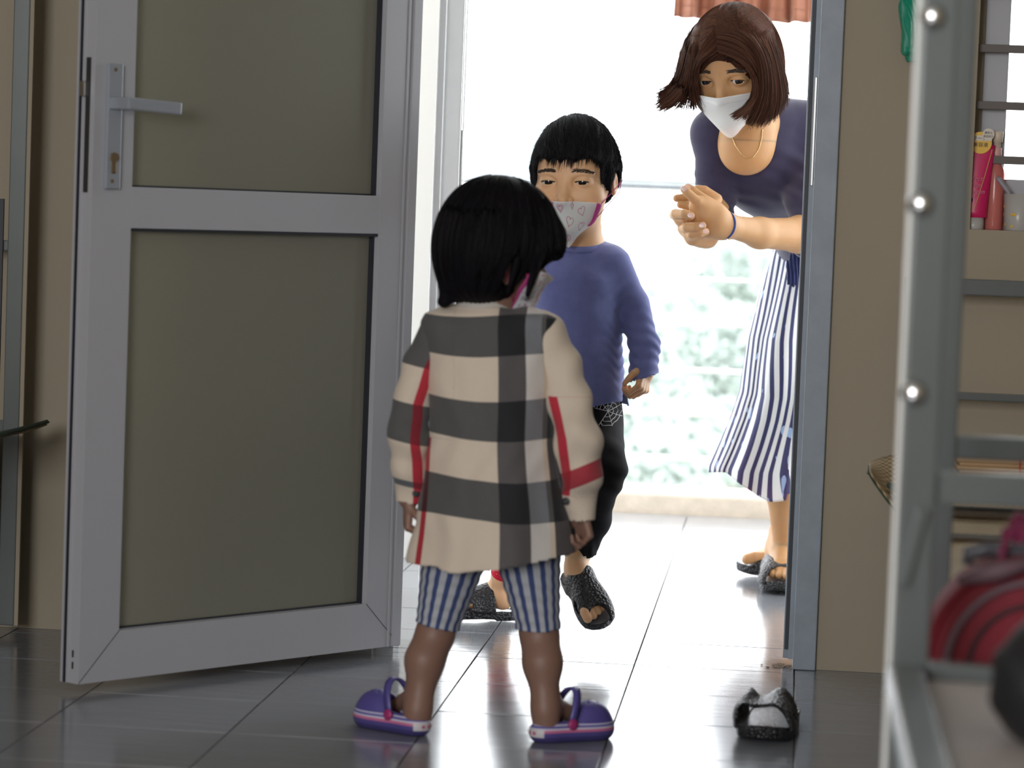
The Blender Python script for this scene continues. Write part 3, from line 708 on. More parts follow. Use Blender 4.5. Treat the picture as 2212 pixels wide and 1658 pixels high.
Gq = np.array([[Gf[i, -1]+np.array([0, -0.004, -0.002]), Gf[i, -1]*0.35+Gf[i, -2]*0.65+np.array([0, -0.005, 0.0]), Gf[min(i+1, 25), -3]+np.array([0, -0.005, 0.0])] for i in range(26)])
V, F = grid_mesh(Gq); solid(mk('binding', V, F, M['mat_edge'], sm, True), 0.002)['label'] = 'dark green cloth binding'
Gq = np.array([[Gf[0, j]+np.array([-0.003, -0.003, 0]), Gf[1, j]+np.array([0, -0.005, 0]), Gf[3, j]+np.array([0, -0.005, 0])] for j in range(14)])
V, F = grid_mesh(Gq); solid(mk('binding', V, F, M['mat_edge'], sm, True), 0.002)['label'] = 'dark green cloth binding'
fm = MB().box((xB+0.06, 4.70, DKZ+0.016), (xB+0.85, 5.33, DKZ+0.036), 0.004).build('folded_mat', M['mat'], None); tag(fm, 'second sedge mat folded flat at the window end of the bed', 'mat')
MB().box((xB+0.03, 4.694, DKZ+0.030), (xB+0.85, 4.703, DKZ+0.040), 0.001).build('binding', M['mat_dark'], fm, label='dark brown edge')
ck = empty('card_stack', (xB+0.3, 5.0, DKZ+0.037), 'stack of flattened brown card tied with red string on the far bed', 'card')
xs0 = pt(2066, 1015, 4.95)[0]
for k in range(6):
    MB().box((xs0+rng.uniform(0, 0.008), 4.95, DKZ+0.037+k*0.0062), (xs0+0.24+rng.uniform(-0.02, 0.02), 5.25, DKZ+0.0428+k*0.0062), 0.001).build('card_sheet', M['card'], ck)
MB().tube([(xs0+0.105, 4.946, DKZ+0.038), (xs0+0.105, 4.946, DKZ+0.076), (xs0+0.07, 5.2, DKZ+0.0765)], 0.0012, 6).build('string', simple('red_string', (0.6, 0.05, 0.06), 0.7), ck, True, label='red string')
# near bed
xA = pt(1998, 700, 3.0)[0]; zA = pt(2100, 1055, 3.0)[2]; zd = pt(2100, 1440, 3.0)[2]
nb_ = empty('bunk_bed', (xA+0.42, 2.1, 0), 'grey steel bunk bed frame with domed bolts, nearest the camera at the right edge', 'bed')
for x, y in ((xA, 3.0), (xA+0.88, 3.0), (xA+0.88, 1.12)):
    MB().box((x-0.019, y-0.019, 0), (x+0.019, y+0.019, 1.95), 0.004).build('post', M['bed_steel'], nb_)
MB().box((xA-0.0235, 2.985, 0.0), (xA-0.0185, 3.005, 1.9), 0.0015).build('post_bright_edge', M['rail'], nb_, label='painted highlight along the edge of the post')  # light reflected along the post edge, drawn as a white strip
bb = MB(); bedtube(bb, (xA+0.019, 3.0, zA), (xA+0.86, 3.0, zA), 0.02, 0.034); bb.build('end_rail', M['bed_steel'], nb_)
bb = MB(); bedtube(bb, (xA+0.019, 3.0, zd-0.008), (xA+0.86, 3.0, zd-0.008), 0.03, 0.022); bb.build('end_rail', M['bed_steel'], nb_)
bb = MB(); bedtube(bb, (xA-0.005, 2.98, zd-0.012), (xA-0.005, 1.12, zd-0.012), 0.036, 0.030); bb.build('side_rail', M['bed_steel'], nb_)
bb = MB(); bedtube(bb, (xA+0.005, 2.975, zA-0.02), (xA-0.012, 2.975, zA-0.10), 0.010, 0.012); bb.build('bracket', M['bed_steel'], nb_)
MB().box((xA+0.016, 1.15, zd-0.03), (xA+0.86, 2.975, zd-0.012), 0.003).build('deck', M['board'], nb_, label='grey beige board deck')
for u, v in ((2016, 35), (1990, 440), (1975, 850)):
    q = pt(u, v, 2.972); MB().lathe([(0.012, 0), (0.0135, 0.004), (0.010, 0.012), (0.004, 0.0145)], (q[0], 2.981, q[2]), (-0.25, -1, 0), 14).build('bolt', M['chrome'], nb_, True, label='bright domed bolt')
# suitcase standing on the floor between the beds
sc = empty('suitcase', (pt(2230, 1430, 3.26)[0], 3.27, 0), 'red rounded suitcase with grey piping standing behind the bed rail', 'suitcase')
M['red'] = simple('crimson_fabric', srgb(118, 6, 30), 0.7, var=0.15, nscale=25, bump=0.3, bscale=300)
M['piping'] = simple('grey_piping', srgb(105, 80, 88), 0.6)
cxs = pt(2232, 1430, 3.2)[0]; Rx = cxs-pt(1996, 1400, 3.2)[0]; ztop = pt(2212, 1205, 3.2)[2]
def arch(f, dy, n=40):
    P = []
    for k in range(n):
        a = math.pi*k/(n-1); zc_ = ztop-Rx*1.05
        P.append((cxs-Rx*f*math.cos(a), 3.2+dy, zc_+Rx*1.05*f*math.sin(a)))
    return [(cxs-Rx*f, 3.2+dy, 0.02)]+P+[(cxs+Rx*f, 3.2+dy, 0.02)]
prof = [(0.55, -0.012), (0.9, -0.006), (0.97, 0.0), (1.0, 0.018), (1.0, 0.10), (0.97, 0.118), (0.5, 0.12)]
G = np.array([arch(f, d) for f, d in prof]); V, F = grid_mesh(G)
F = [tuple(f) for f in F]; m_ = G.shape[1]; F += [tuple(range(m_)), tuple(range(6*m_, 7*m_))[::-1]]
mk('case_body', V, F, M['red'], sc, True)
MB().tube([np.array(p)+[0, -0.003, 0] for p in arch(0.80, -0.009)], 0.0045, 8).build('piping', M['piping'], sc, True, label='grey reflective piping')
MB().tube([np.array(p)+[0, -0.003, 0] for p in arch(0.60, -0.011)], 0.0025, 8).build('zip', M['blk'], sc, True, label='dark zip line')
MB().tube([np.array(p)+[0, -0.002, 0] for p in arch(0.965, 0.0)], 0.003, 8).build('seam', M['red'], sc, True)
h0 = pt(2092, 1195, 3.25); b = MB(); b.tube([h0+[0, 0, -0.012], h0, h0+[0.02, 0, 0.006], h0+[0.07, 0, 0.004], h0+[0.1, 0, -0.01]], [0.007, 0.009, 0.009, 0.009, 0.007], 10); b.build('carry_handle', simple('grey_rubber', (0.10, 0.10, 0.12), 0.25), sc, True, label='dark glossy carry handle')
q = pt(2150, 1235, 3.17); MB().tube([q+[-0.04, 0, -0.012], q, q+[0.045, 0, 0.014]], [0.005, 0.011, 0.006], 10).build('buckle', M['piping'], sc, True, label='grey buckle')
# magenta ribbon tied on the handle
sb = SDF(); q = pt(2200, 1152, 3.22)
sb.u(f_ell(q+[0.0, 0, 0.006], (0.012, 0.01, 0.018))); sb.u(f_ell(q+[0.014, 0, 0.0], (0.014, 0.01, 0.012)), 0.008); sb.chain([q+[-0.012, 0, 0.0], q+[-0.018, 0, -0.03]], [0.006, 0.004], 0.006)
sb.disp = lambda p: 0.0015*np.sin(p[:, 0]*500+3*np.sin(p[:, 2]*200))
V, F = surf(sb, q-0.045, q+0.045, 0.002); o = mk('hair_ribbon', V, F, simple('magenta_ribbon', srgb(125, 12, 70), 0.5, sheen=0.4), None, True); tag(o, 'magenta ribbon bow tied above the red suitcase handle', 'ribbon')
# black bag on the near bed
sb = SDF(); q = pt(2325, 1500, 2.62); q[2] = zd-0.009
sb.u(f_ell(q+[0.02, 0.02, 0.055], (0.095, 0.09, 0.075))); sb.u(f_ell(q+[0.06, 0, 0.1], (0.09, 0.08, 0.07)), 0.03); sb.u(f_ell(q+[-0.02, 0.04, 0.03], (0.045, 0.08, 0.035)), 0.02)
sb.sub(f_box(q+[0, 0, -0.3], (0.6, 0.6, 0.3), 0.001), 0.004)
sb.disp = lambda p: 0.002*np.sin(p[:, 0]*120+2*np.sin(p[:, 2]*80))
V, F = surf(sb, q+[-0.1, -0.12, -0.01], q+[0.18, 0.15, 0.2], 0.004); bag = mk('backpack', V, F, M['blk'], None, True, origin=q); tag(bag, 'black backpack lying on the near bunk in the bottom right corner', 'bag')
MB().tube([q+[-0.035, -0.045, 0.10], q+[-0.01, -0.06, 0.135], q+[0.03, -0.06, 0.15]], [0.012, 0.014, 0.012], 10).build('strap', simple('pale_grey_highlight', (0.35, 0.35, 0.37), 0.5), bag, True, label='pale grey painted highlight')  # greyish highlight on the bag, modelled as a pale strip

# left bed corner
xL = pt(32, 700, 5.40)[0]
lb = empty('bunk_bed', (xL-0.4, 4.6, 0), 'dark grey steel bed post and frame in the far left corner behind the open door', 'bed')
MB().box((xL-0.0155, 5.39, 0.02), (xL+0.0155, 5.42, 1.95), 0.002).build('post', M['bed_steel'], lb)
MB().box((xL+0.0155, 5.392, 0.02), (xL+0.0235, 5.40, 1.95), 0.001).build('post_bright_edge', M['wall'], lb, label='pale side edge of the post')  # side face of the post, its lighter look put into the colour
for z, h in ((0.395, 0.03), (pt(10, 530, 5.4)[2], 0.02)):
    MB().box((xL-0.85, 5.395, z-h/2), (xL-0.0155, 5.415, z+h/2), 0.002).build('end_rail', M['bed_steel'], lb)
MB().box((xL-0.85, 5.385, 0.05), (xL-0.02, 5.39, 0.36), 0.001).build('panel', M['steel_paint'], lb, label='grey blue panel below the deck')
MB().box((xL-0.034, 5.388, 0.42), (xL-0.024, 5.394, 0.83), 0.001).build('dark_bar', M['gasket'], lb, label='dark narrow bar')
MB().box((xL-0.85, 4.40, 0.372), (xL-0.02, 5.385, 0.384), 0.001).build('deck', M['board'], lb)
cA = pt(80, 925, 5.28)
Yg2 = np.linspace(0, 1, 30); Gm = []
for f in np.linspace(0, 1, 40):
    row = []
    for g in Yg2:
        x = xL-0.8+(cA[0]-(xL-0.8))*f; y = 5.05+0.30*g-0.05*(1-g)*f; z = 0.401+0.012*max(0, (f-0.86)/0.14)**2-0.014*math.sin(max(0, (f-0.8)/0.2)*math.pi)*g
        row.append((x, y, z))
    Gm.append(row)
Gm = np.array(Gm); V, F = grid_mesh(Gm); m2 = solid(mk('sleeping_mat', V, F, M['mat'], None, True), 0.004); tag(m2, 'corner of a sedge mat poking out beside the left bed post', 'mat')
G3 = np.stack([Gm[:, 0]+[0, -0.004, -0.006], Gm[:, 0]+[0, -0.004, 0.006], Gm[:, 2]+[0, 0, 0.004]], 1); V, F = grid_mesh(G3); solid(mk('binding', V, F, M['mat_edge'], m2, True), 0.003)['label'] = 'dark green cloth binding'
G4 = np.stack([Gm[-1]+[0.004, 0, 0], Gm[-1]+[0, 0, 0.004], Gm[-3]+[0, 0, 0.004]], 0); V, F = grid_mesh(G4); solid(mk('binding', V, F, M['mat_edge'], m2, True), 0.003)

# green bag hanging on the wall
gb = SDF(); q = pt(1975, 60, 5.44)
gb.u(f_loft([(q[2]-0.062, q[0]+0.006, 5.45, 0.014, 0.012), (q[2]-0.045, q[0]+0.003, 5.445, 0.024, 0.022), (q[2]+0.02, q[0], 5.45, 0.028, 0.024), (q[2]+0.12, q[0], 5.455, 0.030, 0.022), (q[2]+0.3, q[0], 5.465, 0.012, 0.012)]))
gb.disp = lambda p: 0.0022*np.sin(p[:, 0]*420+6*np.sin(p[:, 2]*25)+p[:, 1]*200)+0.001*np.sin(p[:, 2]*130+p[:, 0]*300)
V, F = surf(gb, q+[-0.05, -0.06, -0.08], q+[0.05, 0.05, 0.32], 0.0025)
t = NT('green_plastic_film'); t.col(srgb(10, 140, 110)); t.b.inputs['Roughness'].default_value = 0.25; M['green'] = t.m
o = mk('plastic_bag', V, F, M['green'], None, True, origin=(q[0], 5.49, q[2]+0.3)); tag(o, 'crumpled green plastic bag hanging on the wall right of the door', 'bag')
MB().lathe([(0.004, 0), (0.004, 0.05)], (q[0], 5.499, q[2]+0.295), (0, -1, 0.2), 8).build('hook', M['chrome'], o, True)
# a mark of flaked plaster at the foot of the door frame
b = MB()
for k in range(60):
    x = 0.006+rng.normal(0, 0.010); y = 5.525+rng.normal(0, 0.014); s_ = rng.uniform(0.0008, 0.003)
    if x > 0.0105 and y > 5.53: x -= 0.014
    b.box((x-s_, y-s_, 0.0001), (x+s_, y+s_*rng.uniform(0.5, 1.4), s_*0.8))
o = b.build('plaster_crumbs', simple('brown_crumbs', (0.30, 0.22, 0.16), 0.9), None); o['kind'] = 'stuff'; tag(o, 'brown plaster crumbs on the floor at the foot of the right door post', 'crumbs')

# ------------------------------------------------------------------ people
def unit(v): v = np.array(v, float); return v/np.linalg.norm(v)
def skin_mat(name, c):
    t = NT(name); t.col(t.mix(t.noise(35, 4), tuple(x*0.93 for x in c), tuple(min(1, x*1.06) for x in c)))
    t.b.inputs['Roughness'].default_value = 0.5; t.b.inputs['Subsurface Weight'].default_value = 0.35
    t.b.inputs['Subsurface Radius'].default_value = (1, 0.35, 0.18); t.b.inputs['Subsurface Scale'].default_value = 0.008
    t.bump(t.noise(500, 2), 0.06, 0.001); return t.m
M['skin_girl'] = skin_mat('girl_skin', (0.27, 0.150, 0.110)); M['skin_boy'] = skin_mat('boy_skin', (0.92, 0.55, 0.31)); M['skin_woman'] = skin_mat('woman_skin', (0.58, 0.32, 0.145))
M['hair_black'] = simple('black_hair', (0.010, 0.009, 0.011), 0.45, var=0.3, nscale=40, spec=0.3)
M['hair_boy'] = simple('dark_short_hair', (0.020, 0.019, 0.023), 0.5, var=0.3, nscale=40, spec=0.22)
M['hair_brown'] = simple('dark_brown_hair', (0.065, 0.026, 0.018), 0.5, var=0.6, nscale=45, stretch=(3, 3, 0.5), spec=0.15)
for k_, (a_, b__) in {'hair_brown': ((0.022, 0.010, 0.008), (0.125, 0.052, 0.030)), 'hair_boy': ((0.010, 0.010, 0.012), (0.045, 0.042, 0.046)), 'hair_black': ((0.007, 0.006, 0.008), (0.02, 0.018, 0.02))}.items():
    t = NT(k_+'_strands'); t.col(t.mix(t.attr('rn'), a_, b__)); t.b.inputs['Roughness'].default_value = 0.55; t.b.inputs['Specular IOR Level'].default_value = 0.06; M[k_] = t.m
M['eye_white'] = simple('eye_white', (0.7, 0.68, 0.66), 0.2, var=0)
M['iris'] = simple('dark_iris', (0.012, 0.008, 0.006), 0.08, var=0)
M['brow'] = simple('eyebrow_hair', (0.05, 0.03, 0.025), 0.7, var=0)
M['lash'] = simple('eyelash_line', (0.02, 0.012, 0.01), 0.6, var=0)
M['nail'] = simple('fingernail', (0.80, 0.52, 0.45), 0.25, var=0)
def cloth_bump(t, sc=900, st=0.25): t.bump(t.noise(sc, 2), st, 0.0008)
def head_frame(c, fwd, up=(0, 0, 1), roll=0.0):
    y = unit(fwd); x = unit(np.cross(y, up)); z = np.cross(x, y)
    x, z = x*math.cos(roll)+z*math.sin(roll), z*math.cos(roll)-x*math.sin(roll)
    return np.stack([x, y, z], 1)
def add_head(S, c, R, h, child, slit_h=0.0125):
    g = lambda *a: c+R@(np.array(a)*h)
    E = lambda p, r, k, op='u': (S.u if op == 'u' else S.sub)(f_ell(g(*p), np.array(r)*h, R), k*h)
    w = (child if child is not True else 0.385) if child else 0.345
    E((0, -0.06, 0.13), (w, 0.45, 0.37), 0.05)
    E((0, 0.06, -0.08), (w*0.88, 0.33, 0.33), 0.10)
    E((0, 0.14, -0.27), (w*0.66, 0.24, 0.22), 0.14)
    E((0, 0.28, -0.40), (0.10, 0.10, 0.085), 0.12)
    for s in (-1, 1):
        E((s*0.19, 0.22, -0.15), (0.14, 0.14, 0.13), 0.08)
        E((s*0.155, 0.315, 0.08), (0.115, 0.06, 0.03), 0.06)
        E((s*0.16, 0.375, -0.005), (0.085, 0.055, 0.045), 0.04, 's')
        E((s*0.16, 0.300, 0.0), (0.088, 0.082, 0.080), 0.02)
        S.sub(f_ell(g(s*0.16, 0.385, -0.004+0.0), np.array((0.076, 0.05, slit_h))*h, R), 0.006*h)
        E((s*(w+0.0), -0.04, -0.05), (0.035, 0.075, 0.115), 0.03)
        S.sub(f_ell(g(s*(w+0.035), -0.02, -0.04), np.array((0.022, 0.045, 0.075))*h, R), 0.015*h)
    S.u(f_cap(g(0, 0.36, 0.03), g(0, 0.43, -0.13), 0.026*h, 0.04*h), 0.06*h)
    E((0, 0.435, -0.155), (0.05, 0.055, 0.045), 0.03)
    for s in (-1, 1): E((s*0.055, 0.405, -0.165), (0.035, 0.035, 0.032), 0.02)
    E((0, 0.37, -0.285), (0.10, 0.035, 0.022), 0.02); E((0, 0.362, -0.325), (0.085, 0.035, 0.025), 0.02)
    return g
def face_parts(body, person, S, c, R, h, slit=(0, 0)):
    g = lambda *a: c+R@(np.array(a)*h)
    for s in (-1, 1):
        q = g(s*0.16, 0.302, -0.002); b = MB()
        prof = [(0.074*h*math.sin(a), 0.074*h*math.cos(a)) for a in np.linspace(0.05, math.pi-0.05, 14)]
        b.lathe(prof, q, R[:, 1], 20); e = b.build('eye', M['eye_white'], person, True)
        look = unit(R[:, 1]*1.0+R[:, 0]*slit[0]+R[:, 2]*slit[1])
        b = MB(); prof = [(0.036*h*math.sin(a)/math.sin(0.5), 0.0) for a in (0.01,)]
        prof = [(0.0755*h*math.sin(a), 0.0755*h*math.cos(a)) for a in np.linspace(0.02, 0.52, 6)]
        b.lathe(prof, q, look, 18); b.build('iris', M['iris'], e, True)
        # upper lash line hugging the lid edge
        P = []
        for f in np.linspace(-1, 1, 9):
            p0 = g(s*0.16+f*0.068, 0.42, -0.002+0.0115*(1-f*f)); P.append(p0)
        P = np.array(P)
        for _ in range(12): d = S(P); P = P-R[:, 1]*np.clip(d-0.0003, -0.004, 0.004)[:, None]*0.8
        MB().tube(P, [0.0007]+[0.0016]*7+[0.0008], 5).build('eyelash', M['lash'], e, True)
        # eyebrow of short hairs
        n = 100; f = rng.uniform(-1, 1, n); zz = rng.uniform(-1, 1, n)
        base = np.stack([s*0.165+s*f*0.095, np.full(n, 0.44), 0.092+0.013*zz+0.010*(1-f*f)-0.010*f], 1)*h
        base = c+base@R.T
        d0 = S(base)
        for _ in range(10): base = base-R[:, 1]*np.clip(S(base), -0.01, 0.01)[:, None]*0.8
        dr = R@np.array([s*0.9, 0, 0.25]); st = comb(S, base, lambda p: np.tile(dr, (len(p), 1)), 4, 0.009*h*1.2, 0.0003, 0.12)
        V, F = strands(st, 0.0045*h*0.8, 0.3); mk('eyebrow', V, F, M['brow'], person)
def hand(S, w, d, pn, s, side, curls, thumb=(0.5, 0.3), spread=0.08, k=0.05):
    """palm and five fingers of unequal length; side=+1 puts the thumb on cross(d, pn)"""
    d = unit(d); pn = unit(pn-d*(pn@d)); l = np.cross(d, pn)*side; tips = []
    offs = (0.165, 0.055, -0.055, -0.155); kn = (0.50, 0.52, 0.50, 0.46); R_ = (0.052, 0.054, 0.050, 0.044)
    for o, q in zip(offs, kn):
        S.u(f_cap(w+l*o*0.55*s+d*0.05*s, w+l*o*s+d*q*s, 0.085*s, 0.066*s), 0.05*s)
    for i, (o, q, r) in enumerate(zip(offs, kn, R_)):
        L = [(0.23, 0.14, 0.10), (0.255, 0.155, 0.105), (0.235, 0.145, 0.10), (0.185, 0.105, 0.09)][i]
        p = w+l*o*s+d*q*s; ang = 0; cur = curls[i]; P = [p]; dd0 = unit(d+l*o*spread*8)
        for j, seg in enumerate(L):
            ang += cur[j]; dd = dd0*math.cos(ang)+pn*math.sin(ang); p = p+dd*seg*s; P.append(p)
        S.chain(P, [r*s*1.05, r*s, r*s*0.92, r*s*0.78], 0.008*s, 0.03*s); tips.append(P)
    t0 = w+l*0.10*s+d*0.12*s+pn*0.02*s
    a, b_ = thumb
    d1 = unit(d*0.75+l*0.75+pn*a*0.6); t1 = t0+d1*0.24*s
    d2 = unit(d*0.95+l*0.25+pn*a); t2 = t1+d2*0.15*s
    d3 = unit(d*0.95-l*b_+pn*a*1.2); t3 = t2+d3*0.11*s
    S.chain([t0, t1, t2, t3], [0.085*s, 0.068*s, 0.058*s, 0.045*s], 0.012*s, 0.06*s); tips.append([t0, t1, t2, t3])
    return tips
def foot(S, o, R, L, side):
    g = lambda x, y, z: o+R@np.array([x*side*L, y*L, z*L])
    S.u(f_ell(g(0, 0.15, 0.13), (0.135*L, 0.15*L, 0.14*L), R), 0.06*L)
    S.u(f_cap(g(0, 0.22, 0.26), g(0, 0.62, 0.12), 0.15*L, 0.105*L), 0.08*L)
    S.u(f_ell(g(0.01, 0.68, 0.095), (0.19*L, 0.17*L, 0.085*L), R), 0.06*L)
    for x, y, r in ((-0.135, 0.985, 0.062), (-0.045, 0.975, 0.045), (0.035, 0.93, 0.042), (0.105, 0.88, 0.04), (0.165, 0.82, 0.037)):
        S.chain([g(x*0.9, 0.74, 0.085), g(x, y-0.10, 0.085), g(x, y-0.02, 0.06)], [r*L*1.0, r*L*1.02, r*L], 0.008*L, 0.03*L)
    S.u(f_cap(g(0, 0.20, 0.22), g(0, 0.17, 0.45), 0.145*L, 0.125*L), 0.08*L)
t = NT('black_foam_rubber'); vo = t.n('ShaderNodeTexVoronoi'); vo.inputs['Scale'].default_value = 190
t.l(t.n('ShaderNodeTexCoord').outputs['Object'], vo.inputs[0]); t.col((0.022, 0.022, 0.025)); t.b.inputs['Roughness'].default_value = 0.42; t.bump(vo.outputs['Distance'], 0.9, 0.004); M['rubber'] = t.m
M['insole'] = simple('grey_worn_insole', (0.16, 0.16, 0.18), 0.25, var=0.2, nscale=90, bump=0.3)
def sole_w(f):   # half-width of the foot outline along its length 0..1
    return np.interp(f, [0, 0.03, 0.1, 0.25, 0.45, 0.65, 0.8, 0.9, 0.97, 1.0], [0.04, 0.10, 0.15, 0.165, 0.15, 0.185, 0.19, 0.165, 0.10, 0.03])
def sole_x(f, side): return side*0.02*np.sin(f*2.6)
def sandal(parent, o, R, L, side, arch=(0.30, 0.19), y0=0.36, y1=0.78, dip=0.0, name='sandal', twist=0.0):
    g = lambda x, y, z: o+R@np.array([x*L, y*L, z*L])
    ys = np.linspace(0, 1, 30); ring = [(sole_x(f, side)+sole_w(f), f) for f in ys]+[(sole_x(f, side)-sole_w(f), f) for f in ys[::-1]]
    V = []; n = len(ring)
    for z, sc in ((-0.085, 0.92), (-0.075, 0.98), (-0.03, 1.0), (-0.005, 1.02), (0.004, 0.99), (-0.006, 0.93)):
        for x, y in ring: V.append(g(x*sc, 0.5+(y-0.5)*(1-(1-sc)*0.5), z+0.05*(max(0, y-0.8)/0.2)**2*0.5-(0.02 if (y < 0.3 and z < -0.05) else 0)))
    F = [(k*n+i, k*n+(i+1) % n, (k+1)*n+(i+1) % n, (k+1)*n+i) for k in range(5) for i in range(n)]+[tuple(range(n))[::-1]]
    so = mk(name, V, F, M['rubber'], parent, True)
    iv = [g(x*0.93, 0.5+(y-0.5)*0.965, -0.004+0.05*(max(0, y-0.8)/0.2)**2*0.5) for x, y in ring]; i2 = []
    nn = len(ys); IF = [(i, i+1, n-2-i, n-1-i) for i in range(nn-1)]
    mk('insole', iv, IF, M['insole'], so, True)
    G = []
    ns, nt = 16, 36
    for i in range(ns):
        f = y0+(y1-y0)*i/(ns-1); row = []
        hz = arch[0]+(arch[1]-arch[0])*i/(ns-1)
        for j in range(nt):
            t_ = math.pi*j/(nt-1); c_, s_ = math.cos(t_), math.sin(t_)
            ff = f+(0.05*s_*(1-i/(ns-1)))-0.13*(max(0, s_)**2)*(i/(ns-1))**2
            w = sole_w(f)*1.04
            zz = hz*(abs(s_)**0.72)-0.02 - dip*math.exp(-((t_-1.5)/0.42)**2)*hz*(0.55+0.45*(1-i/(ns-1)))
            row.append(g(sole_x(f, side)+w*np.sign(c_)*abs(c_)**0.8+twist*s_, ff, zz))
        G.append(row)
    G = np.array(G); V, F = grid_mesh(G)
    # side slot
    keep = []
    for q in F:
        i, j = divmod(int(q[0]), nt); a = (i-ns*0.55)/2.6; bb_ = (j-3.4)/1.7; b2 = (nt-1-j-3.4)/1.7
        keep.append(not (a*a+bb_*bb_ < 1 or a*a+b2*b2 < 1))
    F = F[np.array(keep)]
    st = solid(mk('strap', V, F, M['rubber'], so, True), 0.022*L, 0); return so
def frameR(fwd, up):
    y = unit(fwd); up = np.array(up, float); z = unit(up-y*(up@y)); x = np.cross(y, z); return np.stack([x, y, z], 1)
def body_mesh(S, name, boxes, lo, hi, h0, mat, person):
    parts = []
    V, F = surf(S, lo, hi, h0)
    inb = lambda c, bx: ((c > bx[0]) & (c < bx[1])).all(1)
    keep = lambda c: ~np.any([inb(c, bx) for bx in boxes], axis=0) if boxes else np.ones(len(c), bool)
    parts.append(clipfaces(V, F, keep))
    for bx in boxes:
        V, F = surf(S, np.array(bx[0])-bx[2]*3, np.array(bx[1])+bx[2]*3, bx[2])
        parts.append(clipfaces(V, F, lambda c: inb(c, (np.array(bx[0])-bx[2]*1.5, np.array(bx[1])+bx[2]*1.5))))
    V, F = join(parts); return mk(name, V, F, mat, person, True)
def mask_patch(S, c, R, h, topz, botz, az, lift=0.004, n=48, m=30, blur=10, off=(0, 0)):
    A = np.linspace(-1, 1, n); B = np.linspace(0, 1, m); G = np.zeros((n, m, 3)); rad = np.zeros((n, m))
    dirs = np.zeros((n, m, 3)); org = np.zeros((n, m, 3))
    for j, b_ in enumerate(B):
        for i, a in enumerate(A):
            aa = a*az*(1-0.55*max(0, (b_-0.42)/0.58)**1.4); z = topz+(botz-topz)*b_-0.035*abs(a)**2*(1-b_)+(0.13*abs(a)**1.6)*b_**2
            org[i, j] = (0, 0.06, z); dirs[i, j] = (math.sin(aa), math.cos(aa), -0.10*b_**2)
    O = c+(org.reshape(-1, 3)*h)@R.T; Dv = dirs.reshape(-1, 3)@R.T
    t0 = np.full(len(O), 0.9*h)
    for _ in range(40):
        d = S(O+Dv*t0[:, None]); t0 = np.maximum(t0-np.clip(d, -0.02*h, 0.08*h)*0.8, 0.12*h)
    r = t0.reshape(n, m); r0 = r.copy()
    for _ in range(blur):
        q = np.pad(r, 1, mode='edge'); q = (q[:-2, 1:-1]+q[2:, 1:-1]+q[1:-1, :-2]+q[1:-1, 2:])/4; r = np.maximum(q, r0)
    r = r+lift
    P = O+Dv*r.reshape(-1, 1); return P.reshape(n, m, 3)
def mask_obj(person, G, mat, edge_mat, name='face_mask', label=None):
    V, F = grid_mesh(G); n, m = G.shape[:2]
    a, b_ = np.meshgrid(np.linspace(-1, 1, n), np.linspace(0, 1, m), indexing='ij')
    o = solid(mk(name, V, F, mat, person, True, {'ma': a.ravel(), 'mb': b_.ravel()}), 0.0015, 0)
    if label: o['label'] = label
    return o

# ================================================================== girl, seen from behind
GY = 4.62
G0 = pt(1035, 1600, GY)*[1, 1, 0]
girl = empty('person', G0, 'small child seen from behind in plaid shirt, striped leggings and purple clogs', 'person')
P = lambda u, v, dy=0.0: pt(u, v, GY+dy)
hc = P(1083, 530, 0.0); hR = head_frame(hc, (math.sin(1.17), math.cos(1.17), -0.26), roll=0.06); hh = 0.178
S = SDF()
add_head(S, hc, hR, hh, True)
S.chain([P(1050, 600), P(1050, 700)], [0.036, 0.045], 0.03)
S.u(f_loft([(P(0, z)[2], P((a+c)/2, z)[0], GY, (P(c, z)[0]-P(a, z)[0])/2-0.006, ry-0.012) for z, a, c, ry in ((690, 960, 1160, .052), (760, 925, 1188, .07), (950, 935, 1185, .078), (1090, 935, 1190, .075), (1120, 950, 1180, .06))]), 0.03)
LA = [P(948, 715), P(903, 810), P(886, 935, -0.02), P(885, 1050, 0.0), P(883, 1078, 0.0)]
RA = [P(1180, 720), P(1215, 815), P(1247, 945, -0.03), P(1253, 1075, 0.0), P(1254, 1100, 0.0)]
S.chain(LA, [0.030, 0.024, 0.023, 0.018, 0.016], 0.01, 0.03); S.chain(RA, [0.030, 0.024, 0.023, 0.018, 0.016], 0.01, 0.03)
hl = hand(S, LA[-1], P(880, 1140, 0.0)-LA[-1], np.array([1.0, 0.25, 0]), 0.088, 1, [(1.1, 1.2, 0.7)]*3+[(1.0, 1.1, 0.7)], (0.9, 0.5))
hr = hand(S, RA[-1], P(1262, 1150, 0.0)-RA[-1], np.array([-0.75, -0.6, 0]), 0.092, 1, [(0.9, 1.3, 0.8), (1.0, 1.3, 0.8), (1.05, 1.3, 0.8), (1.0, 1.2, 0.7)], (1.0, 0.4))
LL = [P(985, 1190, 0.02), P(940, 1370, 0.035), P(918, 1425, 0.015), P(903, 1530, 0.0), P(897, 1575, 0.0)]
RL = [P(1140, 1190, 0.02), P(1165, 1370, 0.035), P(1172, 1430, 0.015), P(1178, 1530, 0.0), P(1180, 1575, 0.0)]
lr = [0.046, 0.0285, 0.0292, 0.0198, 0.0215]
S.chain(LL, lr, 0.02, 0.03); S.chain(RL, lr, 0.02, 0.03)
fL = frameR((-0.62, 0.78, 0), Z3); fR = frameR((0.66, 0.75, 0), Z3)
oL = P(905, 1598, 0.0); oR = P(1168, 1600, 0.0); oL[2] = 0.024; oR[2] = 0.024
foot(S, oL-fL[:, 1]*0.005, fL, 0.120, -1); foot(S, oR-fR[:, 1]*0.005, fR, 0.120, 1)
lo = P(800, 1600)*[1, 1, 0]+[-0.02, -0.16, 0.0]; hi = P(1330, 360)+[0.02, 0.2, 0]
